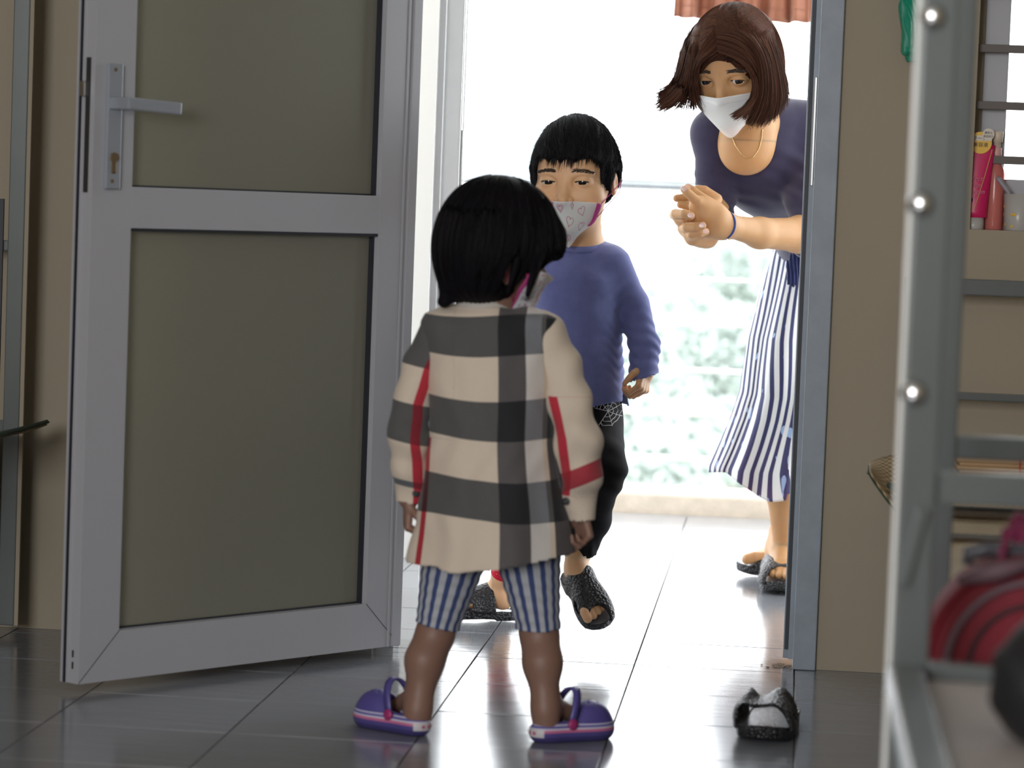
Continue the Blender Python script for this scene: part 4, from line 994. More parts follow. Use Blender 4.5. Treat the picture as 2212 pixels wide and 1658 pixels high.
hb = lambda q, r, h: (np.array(q)-r, np.array(q)+r, h)
body_mesh(S, 'body', [hb(hc, 0.125, 0.0021), hb((LA[-1]+[0, 0, -0.03]), 0.045, 0.0016), hb((RA[-1]+[0.01, 0, -0.03]), 0.048, 0.0016)], lo, hi, 0.0042, M['skin_girl'], girl)
face_parts(None, girl, S, hc, hR, hh)
# hair: smooth chin-length bob with a fringe
g = lambda *a: hc+hR@(np.array(a)*hh)
H = SDF()
H.u(f_ell(g(0, -0.05, 0.10), np.array((0.50, 0.56, 0.52))*hh, hR)); H.u(f_ell(g(0, -0.16, -0.18), np.array((0.45, 0.38, 0.40))*hh, hR), 0.25*hh)
H.u(f_cap(g(0, -0.28, -0.30), g(-0.06, -0.36, -0.62), 0.20*hh, 0.06*hh), 0.1*hh)
H.u(f_ell(g(0, 0.42, 0.12), np.array((0.33, 0.12, 0.20))*hh, hR), 0.10*hh)
H.sub(f_ell(g(0, 0.56, -0.36), np.array((0.62, 0.33, 0.40))*hh, hR), 0.05*hh)
H.sub(f_ell(g(0.45, 0.04, -0.26), np.array((0.22, 0.07, 0.20))*hh, hR), 0.04*hh); H.sub(f_ell(g(0.40, 0.32, -0.42), np.array((0.30, 0.20, 0.26))*hh, hR), 0.04*hh)
for s in (1, -1): H.u(f_cap(g(s*0.40, 0.22, 0.02), g(s*0.36, 0.24, -0.40), 0.075*hh, 0.015*hh), 0.03*hh)
H.u(f_cap(g(0.43, 0.03, -0.05), g(0.38, 0.06, -0.42), 0.05*hh, 0.012*hh), 0.03*hh)
def hd(p):
    q = (p-hc)@hR/hh; th = np.arctan2(q[:, 0], q[:, 1]); return hh*0.006*np.sin(th*26+2*np.sin(q[:, 2]*3))*np.clip(0.5-q[:, 2], 0, 1)
H.disp = hd
V, F = surf(H, hc-0.15, hc+0.15, 0.0024); hair = mk('hair', V, F, M['hair_black'], girl, True)
SM = SDF(); add_head(SM, hc, hR, hh, True)
def down_flow(R, top): return lambda p: (p-top)*0.6/(np.linalg.norm(p-top, axis=1)[:, None]+1e-6)+np.array([0, 0, -1.0])*0.8
n = 900; r0 = rng.normal(0, 1, (n, 3)); r0[:, 2] = np.abs(r0[:, 2])*0.7-0.1; r0 /= np.linalg.norm(r0, axis=1)[:, None]
r0 = snap(H, g(0, -0.05, 0.08)+(r0*0.55*hh)@hR.T, 0.001, 6)
st = comb(H, r0, down_flow(hR, g(0, -0.12, 0.7)), 12, 0.010, 0.0008, 0.06); strand_obj('hair_strands', st, 0.0007, M['hair_black'], hair)
# face mask
t = NT('child_mask'); a_ = t.attr('ma'); b_ = t.attr('mb')
ed = t.math('MAXIMUM', t.math('GREATER_THAN', t.math('ABSOLUTE', a_), 0.90), t.math('MULTIPLY', t.math('GREATER_THAN', b_, 2.0), 1.0))
t.col(t.mix(ed, t.mix(t.math('GREATER_THAN', t.noise(140, 2), 0.60), (0.85, 0.80, 0.82), srgb(215, 140, 170)), srgb(190, 60, 130))); t.b.inputs['Roughness'].default_value = 0.8; t.b.inputs['Subsurface Weight'].default_value = 0.2; M['mask_g'] = t.m
Gm = mask_patch(SM, hc, hR, hh, -0.14, -0.66, 1.25, 0.010, blur=60); mg = mask_obj(girl, Gm, M['mask_g'], None, label='white mask with pink print and edging')
MB().tube([Gm[-1, 4], g(0.40, 0.06, -0.10), g(0.43, -0.06, 0.03), g(0.42, -0.10, -0.12), Gm[-1, 22]], 0.0012, 6).build('ear_loop', simple('pink_elastic', srgb(225, 90, 130), 0.6), mg, True)
# ---- plaid shirt
rows = [(640, (205, 190, 172)), (672, (95, 95, 93)), (757, (176, 165, 152)), (848, (88, 88, 86)), (931, (178, 168, 158)), (1020, (86, 88, 87)), (1106, (176, 164, 150))]
zv = lambda v, u=1000: P(u, v)[2]
Zt, Zb = zv(630), zv(1240)
def plaid(name, rowlist, cols, sleeve=False):
    t = NT(name); pv = t.attr('pv'); pu = t.attr('pu')
    rw = t.n('ShaderNodeMath', operation='ADD'); t.l(pv, rw.inputs[0]); rw.inputs[1].default_value = 0
    base = t.ramp(rw.outputs[0], rowlist)
    out = base
    for (a, b2, c, mode, f) in cols:
        m_ = t.math('MULTIPLY', t.math('GREATER_THAN', pu, a), t.math('LESS_THAN', pu, b2)); out = t.mix(t.math('MULTIPLY', m_, f), out, c, mode)
    tex = t.noise(700, 2, 0.6, stretch=(1, 1, 0.25)); out = t.mix(t.math('MULTIPLY', tex, 0.3), out, (0.05, 0.05, 0.05), 'SOFT_LIGHT')
    t.col(out); t.b.inputs['Roughness'].default_value = 0.85; t.b.inputs['Sheen Weight'].default_value = 0.15; cloth_bump(t); return t
LB = srgb(222, 207, 190); GR = srgb(92, 91, 90); WHT = srgb(228, 226, 226)
vr = lambda v: (v-630)/610.0
rl_ = [(0.0, LB), (vr(675), GR), (vr(757), LB), (vr(850), GR), (vr(933), LB), (vr(1020), GR), (vr(1106), LB)]
M['plaid'] = plaid('plaid_cotton', rl_, [(0.562, 0.715, (0.16, 0.17, 0.21), 'MULTIPLY', 1.0), (0.715, 0.806, (1.0, 1.08, 1.2), 'MULTIPLY', 1.0), (0.715, 0.806, (0.75, 0.78, 0.85), 'MIX', 0.18), (0.83, 0.93, (0.13, 0.13, 0.16), 'MULTIPLY', 1.0), (0.135, 0.165, (0.6, 0.04, 0.08), 'MULTIPLY', 1.0)]).m
SH = SDF()
lv = [(668, 985, 1135, .040), (680, 935, 1190, .050), (700, 922, 1197, .058), (760, 918, 1196, .073), (850, 925, 1190, .080), (950, 926, 1194, .085), (1050, 914, 1214, .093), (1150, 896, 1232, .100), (1222, 878, 1248, .106)]
SH.u(f_loft([(P((a+c)/2, z)[2], P((a+c)/2, z)[0], GY, (P(c, z)[0]-P(a, z)[0])/2, ry) for z, a, c, ry in lv]))
SH.u(f_ell(P(1055, 680), (0.052, 0.045, 0.016)), 0.02)
SH.u(f_ell(P(962, 703), (0.034, 0.036, 0.028)), 0.03); SH.u(f_ell(P(1160, 705), (0.032, 0.036, 0.028)), 0.03)
bot = P(1060, 1225)[2]
SH.sub(f_loft([(bot-0.05, P(1060, 1200)[0], GY, 0.120, 0.096), (bot+0.03, P(1060, 1150)[0], GY, 0.112, 0.09)]), 0.002)
def shd(p):
    x = p[:, 0]-G0[0]; z = p[:, 2]; low = np.clip((0.55-z)/0.3, 0, 1); thx = np.arctan2(x, -(p[:, 1]-GY))
    return low*0.006*np.sin(thx*7+1.2)+0.0015*np.sin(x*60+z*25)*np.sin(z*40)+0.0008*np.sin(x*140+3*np.sin(z*35))
SH.disp = shd
def cut_hem(V, F):
    hz = lambda c: bot+0.016*np.clip((c[:, 0]-P(1060, 1200)[0])/0.13, -0.3, 1)+0.008*np.abs(c[:, 0]-P(1030, 1200)[0])/0.1+0.004
    return clipfaces(V, F, lambda c: c[:, 2] > hz(c))
V, F = surf(SH, lo+[0, 0, 0.2], hi, 0.003); V, F = cut_hem(V, F)
sx_ = lambda V: V
zz = V[:, 2]; xx = V[:, 0]
lean = P(1110, 700)[0]-P(1120, 1200)[0]
ztop = P(1000, 630)[2]; zbot = P(1000, 1240)[2]
pv = (ztop-zz)/(ztop-zbot)+0.010*np.sin((xx-G0[0])*22+zz*9)
xa_, xb_2 = P(880, 900)[0], P(1245, 900)[0]
# sideways stretch grows toward the hem; the back wraps round at the sides
cxz = np.interp(-zz, [-P(1060, v)[2] for v in (700, 1220)], [P(1058, 700)[0], P(1062, 1220)[0]])
wid = np.interp(-zz, [-P(1060, v)[2] for v in (700, 950, 1220)], [1.0, 1.0, 1.18])
pu = 0.49+(xx-cxz)/wid/(xb_2-xa_)*0.72*1.36+0.004*np.sin(zz*30)
pu = np.where((V[:, 1] > GY+0.01) | ((pu < 0.3) & (zz > P(1000, 940)[2])), pu+3, pu)
shirt = mk('shirt', V, F, M['plaid'], girl, True, {'pu': pu, 'pv': pv})
solid(shirt, 0.0025)
# collar
CB = MB(); 
Gc = []
for a in np.linspace(0, 2*math.pi, 40, endpoint=False):
    c_ = P(1050, 655); Gc.append([c_+[0.050*math.sin(a), -0.043*math.cos(a), 0.012*math.cos(a)*0-0.018], c_+[0.048*math.sin(a), -0.043*math.cos(a), 0.006], c_+[0.046*math.sin(a), -0.040*math.cos(a), 0.016+0.004*math.sin(a*5)], c_+[0.042*math.sin(a), -0.037*math.cos(a), 0.004]])
V, F = grid_mesh(np.array(Gc), True)
M['collar'] = simple('collar_plaid', srgb(190, 185, 178), 0.85, var=0.2, nscale=26)
solid(mk('collar', V, F, M['collar'], shirt, True), 0.003)
def sleeve(name, pts, rs, matf, side):
    Q = SDF(); Q.chain(pts, rs, 0.012)
    Q.disp = lambda p: 0.0020*np.sin(p[:, 2]*95+p[:, 0]*60+1.0)*np.clip((0.62-p[:, 2])/0.1, 0, 1)+0.0012*np.sin(p[:, 2]*60-p[:, 0]*110)
    l_ = np.min(pts, 0)-0.07; h_ = np.max(pts, 0)+0.07
    V, F = surf(Q, l_, h_, 0.0028)
    d = unit(pts[-1]-pts[-2]); e = pts[-1]
    V, F = clipfaces(V, F, lambda c: ((c-e)@d) < 0.0)
    return V, F, Q
ptsL = [P(955, 718), P(912, 790), P(888, 870, -0.01), P(882, 945, -0.025), P(886, 1010, -0.01), P(888, 1052, 0.0), P(885, 1084, 0.0)]
V, F, Q = sleeve('sleeve', ptsL, [0.036, 0.030, 0.0295, 0.0315, 0.028, 0.0235, 0.0215], None, -1)
cxl = np.interp(-V[:, 2], [-p[2] for p in ptsL], [p[0] for p in ptsL])
M['plaid_l'] = plaid('plaid_left_sleeve', [(0.0, GR), (vr(792), LB), (vr(872), GR), (vr(955), LB), (vr(1038), srgb(105, 108, 112)), (vr(1052), LB)], [(0.60, 0.80, (0.85, 0.06, 0.12), 'MULTIPLY', 1.0), (0.60, 0.80, srgb(175, 40, 60), 'MIX', 0.45)]).m
pvl = (ztop-V[:, 2])/(ztop-zbot)-0.012*(V[:, 0]-P(900, 900)[0])/0.03; pul = 0.5+(V[:, 0]-cxl)/0.075
pul = np.where(V[:, 1] > GY+0.015, -1, pul)
sl = solid(mk('sleeve', V, F, M['plaid_l'], shirt, True, {'pu': pul, 'pv': pvl}), 0.0022)
ptsR = [P(1170, 722), P(1208, 790), P(1228, 860, -0.01), P(1247, 945, -0.035), P(1256, 1020, -0.02), P(1253, 1072, 0.0), P(1252, 1122, 0.0)]
V, F, Q = sleeve('sleeve', ptsR, [0.039, 0.0335, 0.0330, 0.036, 0.033, 0.026, 0.0215], None, 1)
cxr = np.interp(-V[:, 2], [-p[2] for p in ptsR], [p[0] for p in ptsR])
M['plaid_r'] = plaid('plaid_right_sleeve', [(0.0, LB), (vr(992), srgb(178, 60, 72)), (vr(1034), LB)], [(0.10, 0.31, (0.85, 0.06, 0.12), 'MULTIPLY', 1.0), (0.10, 0.31, srgb(175, 40, 60), 'MIX', 0.45)]).m
pvr = (ztop-V[:, 2])/(ztop-zbot)+0.03*(V[:, 0]-P(1250, 1000)[0])/0.03; pur = 0.5+(V[:, 0]-cxr)/0.075
pur = np.where((V[:, 2] > P(1200, 852)[2]) | (V[:, 2] < P(1200, 1068)[2]) | (V[:, 1] > GY+0.015), -1, pur)
sr = solid(mk('sleeve', V, F, M['plaid_r'], shirt, True, {'pu': pur, 'pv': pvr}), 0.0022)
for s_, (u, v), sl_ in ((1, (1226, 1078), sr), (-1, (902, 1062), sl)):
    q = P(u, v, 0); q[1] = GY-0.030 if s_ == 1 else GY-0.022
    MB().lathe([(0.0060, 0), (0.0062, 0.002), (0.004, 0.003), (0.001, 0.002)], q, (-0.3*s_, -1, 0), 16).build('cuff_button', simple('dark_button', (0.04, 0.04, 0.045), 0.3), sl_, True)
# leggings
t = NT('striped_jersey'); a_ = t.attr('pu'); f_ = t.math('FRACT', a_); m_ = t.math('LESS_THAN', f_, 0.45)
t.col(t.mix(m_, srgb(182, 184, 190), srgb(62, 76, 122))); t.b.inputs['Roughness'].default_value = 0.85; cloth_bump(t); M['legging'] = t.m
for pts, nm in ((LL, -1), (RL, 1)):
    Q = SDF(); Q.chain([pts[0], pts[1], pts[2]], [0.054, 0.0335, 0.0335], 0.012)
    Q.disp = lambda p: 0.0008*np.sin(p[:, 2]*300+p[:, 0]*40)
    V, F = surf(Q, np.min(pts, 0)-0.08, np.max(pts, 0)+0.08, 0.0028)
    zc_ = P(1000, 1358)[2] if nm == -1 else P(1165, 1364)[2]
    k_ = -0.20 if nm == -1 else 0.04
    V, F = clipfaces(V, F, lambda c: (c[:, 2] > zc_+k_*(c[:, 0]-pts[1][0])) & (c[:, 2] < pts[0][2]+0.055))
    cx = np.interp(-V[:, 2], [-p[2] for p in pts[:3]], [p[0] for p in pts[:3]]); cyy = np.interp(-V[:, 2], [-p[2] for p in pts[:3]], [p[1] for p in pts[:3]])
    th = np.arctan2(V[:, 0]-cx, -(V[:, 1]-cyy))
    o = solid(mk('leggings', V, F, M['legging'], girl, True, {'pu': 30+th/(2*math.pi)*15}), 0.002)
# clogs
t = NT('purple_clog_foam'); a_ = t.attr('pz')
t.col(t.ramp(a_, [(0.0, srgb(68, 62, 118)), (0.22, srgb(84, 76, 140)), (0.38, srgb(200, 110, 150)), (0.48, srgb(205, 200, 215)), (0.54, srgb(98, 92, 165)), (0.62, srgb(200, 195, 215)), (0.67, srgb(84, 76, 145))])); t.b.inputs['Roughness'].default_value = 0.4; M['clog'] = t.m
M['clog_pink'] = simple('pink_rivet', srgb(165, 50, 110), 0.4); M['clog_tag'] = simple('white_heel_tag', srgb(205, 200, 205), 0.5); M['star'] = simple('red_star_print', srgb(190, 50, 90), 0.5)
def clog(o, R, L, side, lab):
    C = SDF(); gg = lambda x, y, z: o+R@np.array([x*side*L, y*L, z*L]); o = o*[1, 1, 0]
    gg = lambda x, y, z: o+R@np.array([x*side*L, y*L, z*L])
    # sole and wall
    for (y, w, hgt) in ((0.16, 0.165, 0.20), (0.34, 0.172, 0.20), (0.52, 0.19, 0.22), (0.70, 0.21, 0.22), (0.82, 0.19, 0.22)):
        C.u(f_ell(gg(0.0+0.02*(y > 0.4), y, 0.105), (w*L, 0.185*L, 0.145*L*1.0), R), 0.12*L)
    C.u(f_ell(gg(0.01, 0.70, 0.20), (0.21*L, 0.27*L, 0.215*L), R), 0.08*L)
    C.sub(f_box(gg(0, 0.5, -0.5), (L, L, 0.5*L), 0.001, R), 0.01*L)
    C.sub(f_ell(gg(0, 0.30, 0.30), (0.118*L, 0.29*L, 0.20*L), R), 0.02*L)
    C.sub(f_ell(gg(0.01, 0.66, 0.20), (0.165*L, 0.235*L, 0.15*L), R), 0.02*L)
    for x, y in ((-0.06, 0.66), (0.0, 0.70), (0.07, 0.66), (-0.03, 0.78), (0.05, 0.79), (-0.08, 0.74)): C.sub(f_cap(gg(x, y, 0.26), gg(x, y, 0.45), 0.012*L, 0.014*L), 0.002)
    V, F = surf(C, o+[-L*1.2, -L*1.2, -0.005], o+[L*1.2, L*1.2, 0.09], 0.0018)
    loc = (V-o)@R/L
    ob = mk('clog', V, F, M['clog'], girl, True, {'pz': np.clip(loc[:, 2]/0.30, 0, 1)}); ob['label'] = lab
    # strap swung forward over the instep
    Pst = []
    for a in np.linspace(0, math.pi, 20): Pst.append([gg(0.185*math.cos(a), 0.38+0.12*math.sin(a)+dy, 0.20+0.36*math.sin(a)**0.75) for dy in (-0.045, 0.045)])
    V, F = grid_mesh(np.array(Pst)); solid(mk('heel_strap', V, F, M['clog'], ob, True, {'pz': np.full(len(V), 0.9)}), 0.0035, 0)
    for s in (-1, 1): MB().lathe([(0.009, 0), (0.009, 0.003), (0.005, 0.0045)], gg(s*0.187, 0.38, 0.20), R@np.array([s*side, 0, 0.1]), 14).build('rivet', M['clog_pink'], ob, True)
    # heel tag with stars, wrapped round the back
    n = 16; Gt = []
    for a in np.linspace(-0.75, 0.75, n):
        row = []
        for z in (0.065, 0.095, 0.125, 0.155):
            p0 = gg(0.5*math.sin(a), 0.20-0.5*math.cos(a), z); dr = unit(gg(0, 0.20, z)-p0)
            for _ in range(14): p0 = p0+dr*C(p0[None])[0]*0.9
            row.append(p0-dr*0.0006)
        Gt.append(row)
    Gt = np.array(Gt); V, F = grid_mesh(Gt); tg = mk('heel_tag', V, F, M['clog_tag'], ob, True)
    for ia in (4, 7, 10):
        c0_ = (Gt[ia, 1]+Gt[ia, 2])/2; nx = unit(Gt[ia+1, 1]-Gt[ia-1, 1]); nz = np.array([0, 0, 1.0]); nn = unit(np.cross(nx, nz)); 
        if nn@(c0_-gg(0, 0.2, 0.1)) < 0: nn = -nn
        ring = [c0_+nn*0.0009+(nx*math.sin(k*math.pi/5)+nz*math.cos(k*math.pi/5))*(0.0042 if k % 2 == 0 else 0.0018) for k in range(10)]
        mk('star', [c0_+nn*0.0009]+ring, [(0, 1+k, 1+(k+1) % 10) for k in range(10)], M['star'], tg)
clog(P(918, 1612, -0.015), frameR((-0.80, 0.60, 0), Z3), 0.150, -1, 'left purple clog'); clog(P(1150, 1614, -0.015), frameR((0.78, 0.62, 0), Z3), 0.150, 1, 'right purple clog')

# ================================================================== boy, stepping towards the camera
BY = 5.60
boy = empty('person', pt(1190, 1335, 5.85)*[1, 1, 0], 'boy in blue long-sleeved top and black trousers stepping in through the doorway, masked', 'person')
P = lambda u, v, dy=0.0: pt(u, v, BY+dy)
hc = P(1241, 384, -0.06); hR = head_frame(hc, (-math.sin(0.20)+0.03, -math.cos(0.20), -0.12), roll=-0.02); hh = 0.205
S = SDF(); g = add_head(S, hc, hR, hh, 0.365, 0.017)
S.chain([P(1250, 460, -0.03), P(1252, 560, 0.0)], [0.041, 0.048], 0.03)
blv = [(520, 1200, 1300, .04), (545, 1165, 1335, .055), (600, 1155, 1335, .075), (700, 1155, 1335, .08), (800, 1155, 1335, .08), (880, 1160, 1330, .075), (905, 1170, 1320, .07)]
S.u(f_loft([(P((a+c)/2, v)[2], P((a+c)/2, v)[0], BY+0.01, (P(c, v)[0]-P(a, v)[0])/2-0.012, ry-0.014) for v, a, c, ry in blv]), 0.03)
RAb = [P(1322, 572), P(1366, 655, 0.01), P(1392, 745, -0.01), P(1390, 805, -0.03)]       # arm on the right of the picture
LAb = [P(1172, 572), P(1130, 650, 0.05), P(1120, 760, 0.10), P(1130, 850, 0.06)]
S.chain(RAb, [0.031, 0.024, 0.022, 0.020], 0.01, 0.03); S.chain(LAb, [0.031, 0.024, 0.022, 0.018], 0.01, 0.03)
ht = hand(S, P(1394, 788, -0.03), unit(P(1385, 860, -0.06)-P(1394, 788, -0.03)), unit(np.array([-0.85, 0.45, 0.1])), 0.100, -1, [(0.9, 1.3, 0.8), (1.0, 1.3, 0.8), (1.05, 1.3, 0.8), (1.1, 1.2, 0.8)], (0.6, 0.0))
hand(S, LAb[-1], np.array([0, 0.1, -1]), np.array([1.0, 0.2, 0]), 0.105, 1, [(0.4, 0.5, 0.3)]*4)
L1 = [P(1283, 905, 0.02), P(1288, 1010, -0.10), P(1268, 1120, -0.03), P(1250, 1212, 0.02)]
L2 = [P(1200, 905, 0.03), P(1165, 1050, 0.03), P(1110, 1150, 0.20), P(1078, 1262, 0.31)]
lr = [0.055, 0.042, 0.036, 0.0195]
S.chain(L1, lr, 0.02, 0.03); S.chain(L2, lr, 0.02, 0.03)
# lifted foot, toes down towards the camera
tip1 = P(1301, 1345, -0.10); hl1 = P(1243, 1240, 0.015); f1 = unit(tip1-hl1); up1 = np.array([0.10, -0.78, 0.55]); F1 = frameR(f1, up1); FL = 0.150
o1 = hl1-F1[:, 1]*0.02-F1[:, 2]*0.012; foot(S, o1, F1, FL, -1)
G2 = pt(1108, 1325, 5.93); G2[2] = 0.024; f2 = unit(np.array([-0.93, -0.36, 0])); F2 = frameR(f2, Z3); o2 = G2.copy(); foot(S, o2, F2, FL, 1)
lo = np.array([-0.95, 5.15, 0.0]); hi = np.array([0.1, 6.3, 1.2])
body_mesh(S, 'body', [hb(hc, 0.14, 0.0016), hb(P(1382, 835, -0.04), 0.05, 0.0014), hb(o1+F1[:, 1]*0.1, 0.09, 0.0019), hb(o2+F2[:, 1]*0.12+[0, 0, 0.03], 0.07, 0.0019)], lo, hi, 0.0045, M['skin_boy'], boy)
face_parts(None, boy, S, hc, hR, hh, slit=(-0.12, -0.05))
# short hair
H = SDF(); w = 0.365
H.u(f_ell(g(0.0, -0.06, 0.13), np.array((w+0.022, 0.49, 0.455))*hh, hR))
H.u(f_ell(g(0.0, -0.10, 0.05), np.array((w+0.026, 0.42, 0.36))*hh, hR), 0.1*hh)
for s in (-1, 1): H.u(f_cap(g(s*0.355, 0.10, 0.10), g(s*0.355, 0.10, -0.10), 0.045*hh, 0.015*hh), 0.03*hh)
H.sub(f_box(g(0, 0.62, -0.185), np.array((0.335, 0.44, 0.40))*hh, 0.12*hh, hR), 0.02*hh)
H.sub(f_ell(g(0, 0.25, -0.48), np.array((0.7, 0.60, 0.34))*hh, hR), 0.03*hh)
for s in (-1, 1): H.sub(f_ell(g(s*0.42, -0.02, -0.12), np.array((0.17, 0.13, 0.20))*hh, hR), 0.02*hh)
def hdb(p):
    q = (p-hc)@hR/hh; return hh*0.010*np.sin(q[:, 0]*42+4*np.sin(q[:, 1]*5))*np.clip(q[:, 1]+0.3, 0, 1)
H.disp = hdb
V, F = surf(H, hc-0.14, hc+0.14, 0.0022); hair = mk('hair', V, F, M['hair_boy'], boy, True)
whorl = g(0.20, -0.30, 0.46)
def fl(p):
    d = p-whorl; n_ = np.linalg.norm(d, axis=1)[:, None]+1e-6; sw = np.cross(np.array([0, 0, 1.0]), d)/n_
    return d/n_+0.35*sw*np.exp(-n_/0.04)+np.array([0, 0, -0.35])+hR[:, 1]*0.35
n = 5200; r0 = rng.normal(0, 1, (n, 3)); r0 /= np.linalg.norm(r0, axis=1)[:, None]
r0 = g(0, -0.05, 0.1)+(r0*0.5*hh)@hR.T; r0 = snap(H, r0, 0.0005, 6); q = (r0-hc)@hR/hh
r0 = r0[(np.abs(S(r0)) > 0.004)]
st = comb(H, r0, fl, 7, 0.0040, 0.0007, 0.14); lift = np.linspace(0, 1, 8)[None, :, None]**2*rng.uniform(0.000, 0.0055, (len(st), 1, 1))
st = st+grad(H, st[:, 0])[:, None, :]*lift
strand_obj('hair_strands', st, 0.00055, M['hair_boy'], hair, 0.1)
# fringe tips over the forehead, sideburns, and the cowlick standing up at the crown
fx = rng.uniform(-0.37, 0.37, 420); fr0 = np.stack([fx, np.full(420, 0.30), 0.285-0.08*np.abs(fx/0.37)**3+rng.normal(0, 0.01, 420)], 1)
a0 = hc+(fr0*hh)@hR.T; a0 = snap(H, a0, 0.001, 4); drop = rng.uniform(0.008, 0.024, 420)
ts = np.linspace(0, 1, 6); st = a0[:, None, :]+(-hR[:, 2]*0.95+hR[:, 1]*0.06+hR[:, 0]*0.12)[None, None, :]*(drop[:, None, None]*ts[None, :, None])+rng.normal(0, 0.0006, (420, 1, 3))
for k in range(6):
    d = S(st[:, k]); st[:, k] += grad(S, st[:, k])*np.maximum(0.0022-d, 0)[:, None]
strand_obj('fringe', st, 0.0007, M['hair_boy'], hair, 0.1)
nc = 46; a0 = whorl+rng.normal(0, 0.006, (nc, 3)); a0 = snap(H, a0, 0.0, 4); dirs = rng.normal(0, 0.4, (nc, 3))+grad(H, a0)*1.0+np.array([0.25, 0, 0.35]); dirs /= np.linalg.norm(dirs, axis=1)[:, None]
ln = rng.uniform(0.008, 0.021, nc); st = a0[:, None]+dirs[:, None]*(ln[:, None, None]*ts[None, :, None])+np.array([0.008, 0, -0.004])*(ts**2)[None, :, None]
strand_obj('cowlick', st, 0.00045, M['hair_boy'], hair, 0.2)
# patterned mask
t = NT('printed_mask'); t.col((0.88, 0.86, 0.86)); t.b.inputs['Roughness'].default_value = 0.85; t.b.inputs['Subsurface Weight'].default_value = 0.3; t.b.inputs['Subsurface Scale'].default_value = 0.005; M['mask_b'] = t.m
M['mprint'] = simple('pink_mask_print', srgb(215, 130, 165), 0.8, var=0); M['mprint2'] = simple('rose_mask_print', srgb(205, 90, 110), 0.8, var=0); M['mtrim'] = simple('magenta_mask_trim', srgb(205, 70, 150), 0.7, var=0.05)
SM = SDF(); add_head(SM, hc, hR, hh, 0.365)
Gm = mask_patch(SM, hc, hR, hh, -0.165, -0.60, 0.93, 0.006, n=60, m=36, blur=90); mb_ = mask_obj(boy, Gm, M['mask_b'], None, label='white mask printed with pink hearts')
def onmask(Gm, a, b_):
    n, m = Gm.shape[:2]; x = np.clip((a+1)/2*(n-1), 0, n-1.001); y = np.clip(b_*(m-1), 0, m-1.001); i, j = int(x), int(y); fx, fy = x-i, y-j
    return Gm[i, j]*(1-fx)*(1-fy)+Gm[i+1, j]*fx*(1-fy)+Gm[i, j+1]*(1-fx)*fy+Gm[i+1, j+1]*fx*fy
def draw(pts, r, mat, nm, Gm=Gm, par=mb_, R=None):
    RR = hR if R is None else R
    MB().tube([onmask(Gm, a, b_)+RR[:, 1]*0.0013 for a, b_ in pts], r, 5).build(nm, mat, par, True)
def heart(ca, cb, s, rot=0.0, r=0.0005, mat='mprint', nm='printed_heart'):
    Q = []
    for k in np.linspace(0, 2*math.pi, 22):
        x = 16*math.sin(k)**3/17; y = -(13*math.cos(k)-5*math.cos(2*k)-2*math.cos(3*k)-math.cos(4*k))/17
        Q.append((ca+(x*math.cos(rot)-y*math.sin(rot))*s, cb+(x*math.sin(rot)+y*math.cos(rot))*s*1.25))
    draw(Q, r, M[mat], nm)
for ca, cb, s, ro in ((0.05, 0.14, 0.085, 0), (0.05, 0.14, 0.05, 0), (0.52, 0.36, 0.14, 0.5), (0.52, 0.36, 0.10, 0.5), (0.27, 0.05, 0.045, 0), (0.27, 0.05, 0.02, 0), (-0.18, 0.42, 0.10, -0.3), (-0.5, 0.2, 0.1, 0.4), (-0.55, 0.55, 0.1, 0), (0.22, 0.78, 0.07, 0.2), (-0.15, 0.78, 0.08, -0.4)): heart(ca, cb, s, ro)
for ca, cb in ((-0.25, 0.08), (0.40, 0.08), (0.12, 0.47), (-0.05, 0.62), (0.62, 0.68), (0.40, 0.70)):
    draw([(ca-0.03, cb), (ca, cb-0.07), (ca+0.03, cb), (ca, cb+0.09), (ca-0.03, cb)], 0.0005, M['mprint2'], 'printed_leaf')
for k in range(4): draw([(0.16+k*0.05, 0.60), (0.17+k*0.05, 0.68), (0.19+k*0.05, 0.60)], 0.0006, M['mprint2'], 'printed_crown')
draw([(0.0, 0.86), (0.1, 0.82), (0.25, 0.85), (0.4, 0.78), (0.5, 0.76)], 0.0006, M['mprint'], 'printed_line')
for s in (-1, 1):
    E_ = [(s*(0.93+0.0*k), b_) for k, b_ in enumerate(np.linspace(0.0, 0.60, 8))]
    b = MB(); G_ = np.array([[onmask(Gm, s*a_, b_)+hR[:, 1]*0.0014+hR[:, 0]*s*0.0008 for a_, b_ in zip([x]*10, np.linspace(-0.02, 0.60, 10))] for x in (0.86, 0.93, 1.0)])
    V, F = grid_mesh(G_); solid(mk('side_trim', V, F, M['mtrim'], mb_, True), 0.0016)['label'] = 'magenta side trim'
    e1_ = g(s*0.395, -0.02, -0.10); e2_ = g(s*0.43, -0.09, -0.02)
    MB().tube([onmask(Gm, s*0.97, 0.04), e1_+[0, 0, 0.003], e2_, g(s*0.40, -0.10, -0.14), onmask(Gm, s*0.97, 0.52)], 0.00085, 6).build('ear_loop', M['mtrim'], mb_, True)
